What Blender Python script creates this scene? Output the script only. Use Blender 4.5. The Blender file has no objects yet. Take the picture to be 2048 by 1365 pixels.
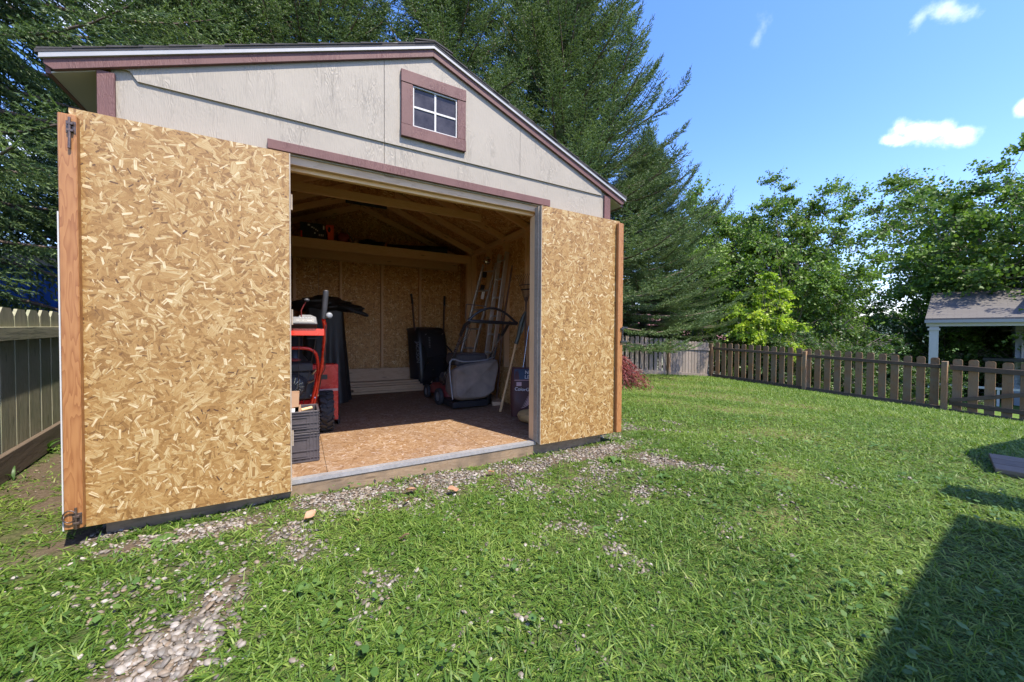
import bpy, math, random
import numpy as np
from mathutils import Vector, Matrix
R_ = math.radians
scn = bpy.context.scene
COL = scn.collection

# ------------------------------------------------------------------ camera
FPX, YAW, PITCH, ROLL = 753.8, R_(29.454), R_(1.117), R_(.345)
CAM = Vector((0, 0, 1.15))
_c, _s = math.cos(YAW), math.sin(YAW)
FW = Vector((_s*math.cos(PITCH), _c*math.cos(PITCH), -math.sin(PITCH)))
RT = Vector((_c, -_s, 0)); UP = RT.cross(FW)
_cr, _sr = math.cos(ROLL), math.sin(ROLL)
RT, UP = _cr*RT+_sr*UP, -_sr*RT+_cr*UP
cd = bpy.data.cameras.new('camera'); cam = bpy.data.objects.new('camera', cd); COL.objects.link(cam)
cd.sensor_width = 36; cd.lens = FPX/2048*36; cd.clip_start = .02; cd.clip_end = 3000
m = Matrix((RT, UP, -FW)).transposed().to_4x4(); m.translation = CAM
cam.matrix_world = m
scn.camera = cam

# ------------------------------------------------------------------ light
SUN = Vector((.17, -.56, 1.0)).normalized()          # towards the sun
elev = math.asin(SUN.z); azi = math.atan2(SUN.x, SUN.y)
ld = bpy.data.lights.new('sun', 'SUN'); ld.energy = 2.45; ld.angle = R_(.5); ld.color = (1, .92, .79)
lo = bpy.data.objects.new('sun', ld); COL.objects.link(lo)
lo.rotation_euler = SUN.to_track_quat('Z', 'Y').to_euler(); lo.location = (5, -10, 30)

world = bpy.data.worlds.new('World'); scn.world = world; world.use_nodes = True
wt = world.node_tree; wt.nodes.clear()
def wn(t, **k):
    n = wt.nodes.new(t)
    for a, b in k.items(): setattr(n, a, b)
    return n
def dirpx(u, v):
    d = FW+(u-1024)/FPX*RT-(v-682.5)/FPX*UP
    return d.normalized()
sky = wn('ShaderNodeTexSky', sky_type='NISHITA', sun_disc=False, sun_elevation=elev, sun_rotation=azi)
sky.air_density = 1.0; sky.dust_density = .6; sky.ozone_density = 2.2
bg = wn('ShaderNodeBackground'); bg.inputs['Strength'].default_value = .11
out = wn('ShaderNodeOutputWorld')
tc = wn('ShaderNodeTexCoord')
nz = wn('ShaderNodeTexNoise'); nz.inputs['Scale'].default_value = 14; nz.inputs['Detail'].default_value = 8; nz.inputs['Roughness'].default_value = .62
wt.links.new(tc.outputs['Generated'], nz.inputs['Vector'])
def wmath(op, a, b=None, c=None):
    n = wn('ShaderNodeMath', operation=op)
    for i, x in enumerate((a, b, c)):
        if x is None: continue
        if isinstance(x, (int, float)): n.inputs[i].default_value = x
        else: wt.links.new(x, n.inputs[i])
    return n.outputs[0]
def wdot(v):
    n = wn('ShaderNodeVectorMath', operation='DOT_PRODUCT'); n.inputs[1].default_value = v
    wt.links.new(tc.outputs['Generated'], n.inputs[0]); return n.outputs['Value']
clouds = [(1862, 262, 92, 30, 1.0, 1.1), (1925, 266, 40, 24, 1.0, 1.0), (1790, 280, 40, 14, .8, 1.4), (1900, 22, 66, 20, .30, 1.8), (1835, 40, 22, 24, .25, 1.8),
          (2052, 216, 28, 20, 1., .9), (1512, 82, 22, 40, .13, 1.8), (225, 20, 170, 46, .8, 1.5), (60, 300, 90, 60, .5, 1.5)]
tot = None
for u, v, su, sv, op, rag in clouds:
    d = dirpx(u, v); e1 = (dirpx(u+4, v)-dirpx(u-4, v)).normalized(); e2 = d.cross(e1).normalized()
    su = (dirpx(u+su, v)-d).length; sv = (dirpx(u, v+sv)-d).length
    a = wmath('DIVIDE', wdot(e1), su); b = wmath('DIVIDE', wdot(e2), sv)
    q = wmath('SQRT', wmath('ADD', wmath('MULTIPLY', a, a), wmath('MULTIPLY', b, b)))
    q = wmath('ADD', q, wmath('MULTIPLY', wmath('SUBTRACT', nz.outputs['Fac'], .5), -2.6*rag))
    mr = wn('ShaderNodeMapRange', interpolation_type='SMOOTHSTEP')
    wt.links.new(q, mr.inputs['Value'])
    mr.inputs['From Min'].default_value = 1.10; mr.inputs['From Max'].default_value = -.15
    mr.inputs['To Max'].default_value = op
    front = wmath('GREATER_THAN', wdot(d), .5)
    k = wmath('MULTIPLY', mr.outputs[0], front)
    tot = k if tot is None else wmath('MAXIMUM', tot, k)
mx = wn('ShaderNodeMix', data_type='RGBA')
hs = wn('ShaderNodeHueSaturation'); hs.inputs['Saturation'].default_value = 1.24; hs.inputs['Value'].default_value = 1.0
tn = wn('ShaderNodeMix', data_type='RGBA', blend_type='MULTIPLY'); tn.inputs['Factor'].default_value = 1; tn.inputs['B'].default_value = (1.0, .91, 1.04, 1)
wt.links.new(sky.outputs[0], tn.inputs['A']); wt.links.new(tn.outputs['Result'], hs.inputs['Color'])
wt.links.new(tot, mx.inputs['Factor']); wt.links.new(hs.outputs[0], mx.inputs['A'])
mx.inputs['B'].default_value = (6.3, 6.4, 6.7, 1)
wt.links.new(mx.outputs['Result'], bg.inputs['Color']); wt.links.new(bg.outputs[0], out.inputs[0])
scn.view_settings.view_transform = 'Standard'; scn.view_settings.look = 'None'
scn.view_settings.exposure = 1.9; scn.view_settings.gamma = 1
cy = scn.cycles
cy.max_bounces = 12; cy.diffuse_bounces = 9; cy.glossy_bounces = 3; cy.transmission_bounces = 5; cy.transparent_max_bounces = 6
cy.caustics_reflective = False; cy.caustics_refractive = False; cy.sample_clamp_indirect = 0
cy.use_denoising = True

# ------------------------------------------------------------------ materials
def newmat(name):
    mt = bpy.data.materials.new(name); mt.use_nodes = True
    nt = mt.node_tree; nt.nodes.clear()
    o = nt.nodes.new('ShaderNodeOutputMaterial'); p = nt.nodes.new('ShaderNodeBsdfPrincipled')
    nt.links.new(p.outputs[0], o.inputs[0])
    return mt, nt, p, o
class NT:
    def __init__(s, nt): s.nt = nt
    def n(s, t, **k):
        x = s.nt.nodes.new(t)
        for a, b in k.items(): setattr(x, a, b)
        return x
    def put(s, sock, x):
        if isinstance(x, bpy.types.NodeSocket): s.nt.links.new(x, sock)
        elif x is not None: sock.default_value = x
    def math(s, op, a, b=None, c=None):
        x = s.n('ShaderNodeMath', operation=op)
        for i, v in enumerate((a, b, c)):
            if v is not None: s.put(x.inputs[i], v)
        return x.outputs[0]
    def vmath(s, op, a, b=None):
        x = s.n('ShaderNodeVectorMath', operation=op); s.put(x.inputs[0], a)
        if b is not None: s.put(x.inputs[1], b)
        return x.outputs[0]
    def noise(s, vec, scale, detail=4, rough=.55, dist=0):
        x = s.n('ShaderNodeTexNoise'); s.put(x.inputs['Vector'], vec)
        for k, v in (('Scale', scale), ('Detail', detail), ('Roughness', rough), ('Distortion', dist)): s.put(x.inputs[k], v)
        return x.outputs['Fac']
    def mapr(s, v, a, b, c=0., d=1., smooth=False):
        x = s.n('ShaderNodeMapRange')
        if smooth: x.interpolation_type = 'SMOOTHSTEP'
        s.put(x.inputs['Value'], v)
        for k, w in (('From Min', a), ('From Max', b), ('To Min', c), ('To Max', d)): s.put(x.inputs[k], w)
        return x.outputs[0]
    def ramp(s, v, stops):
        x = s.n('ShaderNodeValToRGB'); s.put(x.inputs[0], v)
        e = x.color_ramp.elements
        while len(e) < len(stops): e.new(.5)
        for i, (p, c) in enumerate(stops): e[i].position = p; e[i].color = (*c, 1)
        return x.outputs[0]
    def mix(s, f, a, b, mode='MIX'):
        x = s.n('ShaderNodeMix', data_type='RGBA', blend_type=mode)
        s.put(x.inputs['Factor'], f)
        for k, v in (('A', a), ('B', b)):
            if isinstance(v, tuple) and len(v) == 3: v = (*v, 1)
            s.put(x.inputs[k], v)
        return x.outputs['Result']
    def bump(s, h, strength=.3, dist=.01, normal=None):
        x = s.n('ShaderNodeBump'); s.put(x.inputs['Height'], h)
        x.inputs['Strength'].default_value = strength; x.inputs['Distance'].default_value = dist
        if normal is not None: s.put(x.inputs['Normal'], normal)
        return x.outputs[0]
    def uv(s, scale=(1, 1, 1), loc=(0, 0, 0)):
        t = s.n('ShaderNodeTexCoord'); mp = s.n('ShaderNodeMapping')
        s.nt.links.new(t.outputs['UV'], mp.inputs[0]); mp.inputs['Scale'].default_value = scale; mp.inputs['Location'].default_value = loc
        return mp.outputs[0]
    def obj(s, scale=(1, 1, 1)):
        t = s.n('ShaderNodeTexCoord'); mp = s.n('ShaderNodeMapping')
        s.nt.links.new(t.outputs['Object'], mp.inputs[0]); mp.inputs['Scale'].default_value = scale
        return mp.outputs[0]
    def attr(s, name='rnd'):
        x = s.n('ShaderNodeAttribute'); x.attribute_name = name; return x.outputs['Fac']
def mul(c, k): return tuple(x*k for x in c)

def plain(name, c, rough=.5, metal=0, var=.25, scale=30, bump=.1, spec=.5, coat=0):
    mt, nt, p, o = newmat(name); g = NT(nt)
    v = g.obj()
    f = g.noise(v, scale, 5); f2 = g.noise(v, scale*.15, 3)
    f = g.math('ADD', g.math('MULTIPLY', f, .6), g.math('MULTIPLY', f2, .4))
    col = g.mix(g.mapr(f, .3, .7), mul(c, 1-var), mul(c, 1+var))
    g.put(p.inputs['Base Color'], col)
    g.put(p.inputs['Roughness'], g.mapr(f, .3, .7, max(.05, rough-.1), min(1, rough+.12)))
    p.inputs['Metallic'].default_value = metal; p.inputs['Specular IOR Level'].default_value = spec
    p.inputs['Coat Weight'].default_value = coat
    if bump: g.put(p.inputs['Normal'], g.bump(f, bump, .003))
    return mt

# --- oriented strand board: layers of rotated rectangular flakes
fg = bpy.data.node_groups.new('flake_layer', 'ShaderNodeTree')
for nme, tp, io in (('Vector', 'NodeSocketVector', 'INPUT'), ('Scale', 'NodeSocketFloat', 'INPUT'), ('Length', 'NodeSocketFloat', 'INPUT'), ('Width', 'NodeSocketFloat', 'INPUT'),
                    ('Mask', 'NodeSocketFloat', 'OUTPUT'), ('Tone', 'NodeSocketFloat', 'OUTPUT'), ('Edge', 'NodeSocketFloat', 'OUTPUT')):
    fg.interface.new_socket(name=nme, in_out=io, socket_type=tp)
gi = fg.nodes.new('NodeGroupInput'); go = fg.nodes.new('NodeGroupOutput'); g = NT(fg)
vo = g.n('ShaderNodeTexVoronoi', voronoi_dimensions='2D', feature='F1')
fg.links.new(gi.outputs['Vector'], vo.inputs['Vector']); fg.links.new(gi.outputs['Scale'], vo.inputs['Scale'])
loc = g.vmath('SUBTRACT', gi.outputs['Vector'], vo.outputs['Position'])
sep = g.n('ShaderNodeSeparateColor'); fg.links.new(vo.outputs['Color'], sep.inputs[0])
rot = g.n('ShaderNodeVectorRotate', rotation_type='Z_AXIS'); g.put(rot.inputs['Vector'], loc)
g.put(rot.inputs['Angle'], g.math('MULTIPLY', sep.outputs[0], 6.283))
sx = g.n('ShaderNodeSeparateXYZ'); g.put(sx.inputs[0], rot.outputs[0])
wob = g.noise(gi.outputs['Vector'], 70, 2)
ww = g.mapr(sep.outputs[2], 0, 1, .5, 1.5)
ax = g.math('DIVIDE', g.math('ABSOLUTE', sx.outputs[0]), g.math('MULTIPLY', gi.outputs['Length'], g.mapr(sep.outputs[1], 0, 1, .5, 1.25)))
ay = g.math('DIVIDE', g.math('ABSOLUTE', sx.outputs[1]), g.math('MULTIPLY', gi.outputs['Width'], ww))
mxx = g.math('MAXIMUM', ax, ay)
g.put(go.inputs['Mask'], g.math('LESS_THAN', mxx, 1.))
cmb = g.n('ShaderNodeCombineXYZ'); g.put(cmb.inputs[0], g.math('MULTIPLY', sx.outputs[0], 9.)); g.put(cmb.inputs[1], g.math('MULTIPLY', sx.outputs[1], 130.)); g.put(cmb.inputs[2], g.math('MULTIPLY', sep.outputs[1], 50.))
gr = g.noise(cmb.outputs[0], 1.3, 2, .6)
tone = g.math('ADD', sep.outputs[1], g.math('MULTIPLY', g.math('SUBTRACT', gr, .5), 1.0))
g.put(go.inputs['Tone'], tone); g.put(go.inputs['Edge'], g.mapr(mxx, .72, 1., 0., 1.))

def osb(name, tint=(1, 1, 1), gain=1.0, rough=.55, contrast=1.0, bump=.35, dirt=0.):
    mt, nt, p, o = newmat(name); g = NT(nt)
    base = [(.30, .16, .050), (.40, .225, .075), (.47, .28, .105), (.53, .34, .14), (.66, .50, .28)]
    mean = base[2]
    def cc(c): return tuple(min(.9, (mean[i]+(c[i]-mean[i])*contrast)*gain*tint[i]) for i in range(3))
    st = [(0, cc(base[0])), (.28, cc(base[1])), (.52, cc(base[2])), (.80, cc(base[3])), (1, cc(base[4]))]
    vec0 = g.uv()
    col = g.ramp(g.noise(g.uv((1, 1, 1)), 60, 4), st[:4]); h = None
    layers = [(15, .060, .018), (19, .050, .010), (14, .056, .016), (23, .040, .0062), (27, .032, .0032), (12, .072, .020), (21, .044, .0058), (26, .024, .0060)]
    for i, (sc, L, W) in enumerate(layers):
        v = g.vmath('ADD', vec0, (3.17*i+1.3, 7.91*i-2.2, 0))
        gn = g.n('ShaderNodeGroup', node_tree=fg)
        g.put(gn.inputs['Vector'], v)
        for k, x in (('Scale', float(sc)), ('Length', L), ('Width', W)): gn.inputs[k].default_value = x
        keep = gn.outputs['Mask']
        if i in (5, 7): keep = g.math('MULTIPLY', keep, g.math('GREATER_THAN', gn.outputs['Tone'], .6))
        fl = g.ramp(gn.outputs['Tone'], st if i not in (4, 7) else [(0, cc((.13, .06, .025))), (.3, cc(base[1])), (.7, cc(base[3])), (.9, cc(base[4])), (1, cc((.88, .74, .54)))])
        fl = g.mix(g.math('MULTIPLY', gn.outputs['Edge'], .12), fl, cc(base[0]))
        col = g.mix(keep, col, fl)
        hh = g.math('MULTIPLY', keep, g.math('ADD', gn.outputs['Tone'], .3))
        h = hh if h is None else g.math('ADD', g.math('MULTIPLY', h, .75), hh)
    spk = g.noise(vec0, 95, 2, .5)
    col = g.mix(g.mapr(spk, .66, .72, 0, .75), col, cc((.10, .05, .02)))
    if dirt:
        col = g.mix(g.mapr(g.noise(vec0, 2.2, 5, .6), .35, .7, 0., dirt), col, (.16, .095, .06))
    g.put(p.inputs['Base Color'], col); p.inputs['Roughness'].default_value = rough
    g.put(p.inputs['Normal'], g.bump(h, bump, .0012))
    return mt

def wood(name, c1, c2, scale=1., ring=1., rough=.6, bump=.15, knots=True, vary=.25, dirt=None):
    """sawn board: grain along U, plain-sawn rings, knots, tone per board"""
    mt, nt, p, o = newmat(name); g = NT(nt)
    r = g.attr('rnd'); vec = g.uv((1, 1, 1))
    off = g.n('ShaderNodeCombineXYZ'); g.put(off.inputs[0], g.math('MULTIPLY', r, 37.)); g.put(off.inputs[1], g.math('MULTIPLY', r, 11.))
    vec = g.vmath('ADD', vec, off.outputs[0])
    mp = g.n('ShaderNodeMapping'); g.put(mp.inputs[0], vec); mp.inputs['Scale'].default_value = (2.2*scale, 16*scale, 1)
    f0 = g.noise(mp.outputs[0], 1., 2, .5)
    rings = g.math('FRACT', g.math('MULTIPLY', f0, 9.*ring))
    rings = g.math('MULTIPLY', g.math('POWER', rings, 2.), 1.)
    mp2 = g.n('ShaderNodeMapping'); g.put(mp2.inputs[0], vec); mp2.inputs['Scale'].default_value = (6*scale, 260*scale, 1)
    fine = g.noise(mp2.outputs[0], 1., 3, .6)
    f = g.math('ADD', g.math('MULTIPLY', rings, .62), g.math('MULTIPLY', fine, .38))
    col = g.mix(f, c1, c2)
    col = g.mix(g.mapr(r, 0, 1, 0, vary), col, mul(c2, .6), 'MIX')
    if knots:
        mk = g.n('ShaderNodeMapping'); g.put(mk.inputs[0], vec); mk.inputs['Scale'].default_value = (1.3, 6, 1)
        vo = g.n('ShaderNodeTexVoronoi', voronoi_dimensions='2D'); g.put(vo.inputs['Vector'], mk.outputs[0]); vo.inputs['Scale'].default_value = 1
        col = g.mix(g.mapr(vo.outputs['Distance'], .03, .07, .7, 0., True), col, mul(c2, .4))
    if dirt:
        col = g.mix(g.mapr(g.noise(g.obj(), 3.5, 5, .65), .4, .68, 0., dirt[1]), col, dirt[0])
    g.put(p.inputs['Base Color'], col); p.inputs['Roughness'].default_value = rough
    g.put(p.inputs['Normal'], g.bump(f, bump, .002))
    return mt

def siding(name, c, grainscale=1., rough=.45, bump=.6, var=.1):
    """painted embossed wood-grain siding, grain along V"""
    mt, nt, p, o = newmat(name); g = NT(nt)
    v = g.uv((18*grainscale, 3.2*grainscale, 1))
    f0 = g.noise(v, 1., 2, .5, .6)
    rings = g.math('PINGPONG', g.math('MULTIPLY', f0, 16.), 1.)
    v2 = g.uv((160, 14, 1)); fine = g.noise(v2, 1., 3)
    area = g.mapr(g.noise(g.uv((3, 1.2, 1)), 1.6, 2), .42, .6)
    h = g.math('ADD', g.math('MULTIPLY', g.math('MULTIPLY', rings, area), .6), g.math('MULTIPLY', fine, .7))
    stain = g.mapr(g.noise(g.uv(), 3.1, 5, .6), .35, .75)
    col = g.mix(stain, c, mul(c, 1-var))
    g.put(p.inputs['Base Color'], col); p.inputs['Roughness'].default_value = rough
    g.put(p.inputs['Normal'], g.bump(h, bump, .004))
    return mt

def leafmat(name, stops, rough=.45, trans=.35, spec=.4):
    mt, nt, p, o = newmat(name); g = NT(nt)
    r = g.attr('rnd')
    big = g.noise(g.obj(), .6, 2)
    f = g.math('ADD', g.math('MULTIPLY', r, .75), g.math('MULTIPLY', big, .25))
    col = g.ramp(f, stops)
    g.put(p.inputs['Base Color'], col); p.inputs['Roughness'].default_value = rough; p.inputs['Specular IOR Level'].default_value = spec
    tr = g.n('ShaderNodeBsdfTranslucent'); g.put(tr.inputs[0], g.mix(1., col, (1.35, 1.5, .7), 'MULTIPLY'))
    ms = g.n('ShaderNodeMixShader'); ms.inputs[0].default_value = trans
    nt.links.new(p.outputs[0], ms.inputs[1]); nt.links.new(tr.outputs[0], ms.inputs[2]); nt.links.new(ms.outputs[0], o.inputs[0])
    return mt

M = {}
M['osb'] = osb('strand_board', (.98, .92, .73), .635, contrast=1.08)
M['osb_in'] = osb('strand_board_shade_lift', (1.05, .92, .76), 1.12, contrast=1.)  # same board as the doors, coloured paler to lift the shaded interior
M['osb_floor'] = osb('strand_board_floor', (.92, .88, 1.04), .56, contrast=1.0, rough=.75, bump=.15, dirt=.5)
M['osb_roof'] = osb('strand_board_roof', (1.05, .92, .76), 1.1, contrast=1.)  # roof copy, likewise paler to lift the shade under the rafters
M['pine'] = wood('pine', (.80, .55, .31), (.68, .42, .20), 1, .8, .55, .1)
M['fir'] = wood('fir', (.46, .225, .078), (.23, .078, .020), 1.15, 1.25, .5, .12)
M['lumber'] = wood('lumber', (.62, .44, .27), (.48, .31, .17), 1, .7, .6, .1)
M['fence_l'] = wood('fence_weathered', (.38, .35, .23), (.24, .22, .135), 1, 1., .85, .5, True, .4, ((.16, .19, .10), .55))
M['fence_r'] = wood('fence_brown', (.37, .215, .105), (.23, .125, .06), 1, 1., .8, .4, True, .6, ((.20, .19, .14), .6))
M['fence_b'] = wood('fence_grey', (.30, .25, .205), (.19, .15, .12), 1, 1., .85, .4, True, .5, ((.17, .15, .12), .6))
M['rail'] = wood('fence_rail', (.15, .11, .075), (.09, .065, .045), 1, 1., .85, .4, True, .4)
M['treated'] = wood('treated_wood', (.34, .245, .15), (.23, .15, .08), 1, .8, .75, .25, True, .3, ((.10, .075, .05), .8))
M['cream'] = siding('cream_siding', (.32, .285, .23), 1.5, .68, bump=.8)
M['mauve'] = siding('mauve_trim', (.140, .064, .056), 2.6, .68, .6, .22)
M['soffit'] = plain('cream_soffit', (.40, .37, .30), .6, var=.06, scale=8)
M['drip'] = plain('white_metal', (.33, .33, .325), .45, .0, .06, 12, .05)
M['shingle'] = plain('dark_shingle', (.045, .042, .042), .9, 0, .5, 90, .6)
M['galv'] = plain('galvanised_metal', (.34, .33, .32), .45, .3, .2, 40, .1)
M['edge'] = plain('grey_edge_metal', (.34, .28, .21), .6, .05, .3, 50, .2)
M['steel'] = plain('bright_steel', (.6, .58, .55), .25, 1., .15, 40, .05)
M['bronze'] = plain('dark_hardware', (.14, .10, .08), .4, .7, .3, 60, .2)
M['panelgrey'] = plain('panel_border_grey', (.10, .105, .115), .5, 0, .1, 20, .05)
M['alu'] = plain('aluminium', (.62, .62, .61), .35, .9, .12, 25, .08)
M['black'] = plain('black_plastic', (.022, .023, .025), .35, 0, .3, 25, .12)
M['dkgrey'] = plain('dark_grey_plastic', (.055, .055, .06), .45, 0, .25, 30, .1)
M['crate'] = plain('charcoal_crate_plastic', (.07, .062, .068), .38, 0, .2, 30, .08)
M['grey'] = plain('grey_plastic', (.22, .23, .24), .4, 0, .2, 30, .1)
M['tarp'] = plain('black_sheeting', (.020, .018, .017), .5, 0, .4, 14, .5)
M['red'] = plain('red_paint', (.62, .012, .015), .28, 0, .12, 18, .04, .6, .4)
M['redo'] = plain('orange_red_tube', (.80, .035, .015), .25, 0, .1, 18, .03, .6, .4)
M['dkred'] = plain('faded_red', (.25, .035, .035), .5, 0, .3, 20, .1)
M['rubber'] = plain('rubber', (.035, .034, .034), .75, 0, .4, 60, .3)
M['card'] = plain('cardboard', (.42, .26, .155), .8, 0, .12, 14, .1)
M['white'] = plain('white_label', (.75, .75, .73), .5, 0, .05, 14, .0)
M['bagcloth'] = plain('grey_bag_fabric', (.215, .18, .145), .85, 0, .35, 9, .5)
M['brownbag'] = plain('dark_brown_sack', (.075, .028, .024), .6, 0, .25, 14, .25)
M['bluebag'] = plain('dark_blue_print', (.035, .06, .10), .6, 0, .3, 20, .2)
M['tansack'] = plain('tan_sack', (.45, .31, .13), .5, 0, .2, 12, .25)
M['pinkp'] = plain('pale_pink_print', (.55, .33, .30), .4, 0, .1, 12, 0)
M['orange'] = plain('orange_card', (.80, .10, .02), .45, 0, .08, 12, 0)
M['tan'] = plain('ash_handle', (.60, .40, .19), .5, 0, .15, 20, .05)
M['dkwood'] = plain('dark_old_handle', (.12, .065, .04), .6, 0, .3, 20, .1)
M['greenish'] = plain('grey_green_metal', (.10, .12, .10), .5, .3, .3, 20, .1)
M['brass'] = plain('dull_brass', (.45, .36, .22), .35, .8, .2, 20, .05)
M['bark'] = plain('bark', (.13, .095, .07), .9, 0, .45, 18, .9)
M['twig'] = plain('grey_bark', (.20, .17, .14), .9, 0, .35, 14, .6)
M['blue'] = plain('blue_panel', (.02, .12, .55), .4, 0, .12, 3, .05)
M['dkblue'] = plain('slate_shade_and_band', (.035, .048, .06), .6, 0, .35, 12, .15)
M['pale'] = plain('pale_roof_trim', (.55, .50, .47), .5, 0, .3, 6, .1)
M['vinyl'] = plain('pale_siding', (.50, .52, .45), .6, 0, .08, 4, .05)
M['greysiding'] = plain('blue_grey_siding', (.28, .31, .34), .55, 0, .08, 4, .05)
M['whitep'] = plain('white_paint', (.48, .47, .44), .45, 0, .06, 8, .05)
M['maroon'] = plain('maroon_shingle', (.20, .085, .09), .85, 0, .25, 30, .4)
M['bluegrey_roof'] = plain('blue_grey_metal_roof', (.33, .36, .42), .5, .0, .1, 5, .05)
M['deck'] = wood('deck_board', (.20, .165, .12), (.13, .10, .075), 1, 1, .8, .3, True, .4)
M['rock'] = plain('river_pebble', (.42, .38, .33), .6, 0, .3, 30, .15)
# dark window glass
mt, nt, p, o = newmat('window_glass'); g = NT(nt)
f = g.noise(g.obj(), 9, 5, .7)
g.put(p.inputs['Base Color'], g.mix(g.mapr(f, .35, .75), (.030, .028, .033), (.075, .07, .078))); p.inputs['Roughness'].default_value = .12; p.inputs['Specular IOR Level'].default_value = .25
M['glass'] = mt
# pebbles, tone per stone
mt, nt, p, o = newmat('pebbles'); g = NT(nt)
r = g.attr(); c = g.ramp(r, [(0, (.045, .042, .038)), (.2, (.10, .085, .062)), (.4, (.155, .145, .125)), (.55, (.18, .13, .08)), (.75, (.22, .195, .155)), (.92, (.29, .265, .225)), (1, (.42, .39, .34))])
c = g.mix(g.mapr(g.noise(g.obj(), 60, 4), .35, .7, 0, .5), c, (.20, .16, .12)); g.put(p.inputs['Base Color'], c); p.inputs['Roughness'].default_value = .6
g.put(p.inputs['Normal'], g.bump(g.noise(g.obj(), 120, 3), .25, .003)); M['pebble'] = mt
# shingle roof of porch
mt, nt, p, o = newmat('grey_shingle'); g = NT(nt)
b = g.n('ShaderNodeTexBrick'); g.put(b.inputs['Vector'], g.uv()); b.inputs['Scale'].default_value = 1.
b.inputs['Brick Width'].default_value = .33; b.inputs['Row Height'].default_value = .14; b.inputs['Mortar Size'].default_value = .012; b.inputs['Bias'].default_value = -.1
b.inputs['Color1'].default_value = (.13, .12, .11, 1); b.inputs['Color2'].default_value = (.09, .082, .075, 1); b.inputs['Mortar'].default_value = (.07, .065, .065, 1)
g.put(p.inputs['Base Color'], g.mix(.5, b.outputs['Color'], g.mix(g.noise(g.uv(), 40, 3), (.055, .05, .046), (.18, .165, .15)))); p.inputs['Roughness'].default_value = .9; M['gshingle'] = mt

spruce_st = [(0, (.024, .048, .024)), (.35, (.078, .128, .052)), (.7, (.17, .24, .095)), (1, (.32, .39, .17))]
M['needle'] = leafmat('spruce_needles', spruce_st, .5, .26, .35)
M['leaf_a'] = leafmat('green_leaves', [(0, (.040, .080, .016)), (.4, (.090, .165, .028)), (.8, (.17, .265, .045)), (1, (.25, .33, .07))], .5, .32, .3)
M['leaf_b'] = leafmat('yellow_green_leaves', [(0, (.12, .20, .02)), (.5, (.27, .40, .04)), (1, (.50, .52, .07))], .45, .4)
M['leaf_c'] = leafmat('shrub_leaves', [(0, (.02, .05, .012)), (.5, (.06, .12, .025)), (.85, (.12, .17, .04)), (1, (.22, .20, .06))], .45, .3)
M['leaf_red'] = leafmat('red_leaves', [(0, (.09, .02, .022)), (.5, (.20, .05, .05)), (1, (.34, .12, .10))], .5, .3)
M['grass'] = leafmat('grass_blades', [(0, (.024, .058, .009)), (.3, (.062, .128, .018)), (.62, (.115, .195, .028)), (.86, (.200, .275, .052)), (.95, (.29, .27, .12)), (1, (.34, .26, .15))], .5, .32, .3)
M['weed'] = leafmat('broad_leaves', [(0, (.04, .095, .02)), (.5, (.085, .165, .035)), (1, (.14, .22, .055))], .45, .3)
M['dryleaf'] = leafmat('dry_leaf', [(0, (.30, .15, .08)), (1, (.46, .28, .17))], .7, .2)

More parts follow.
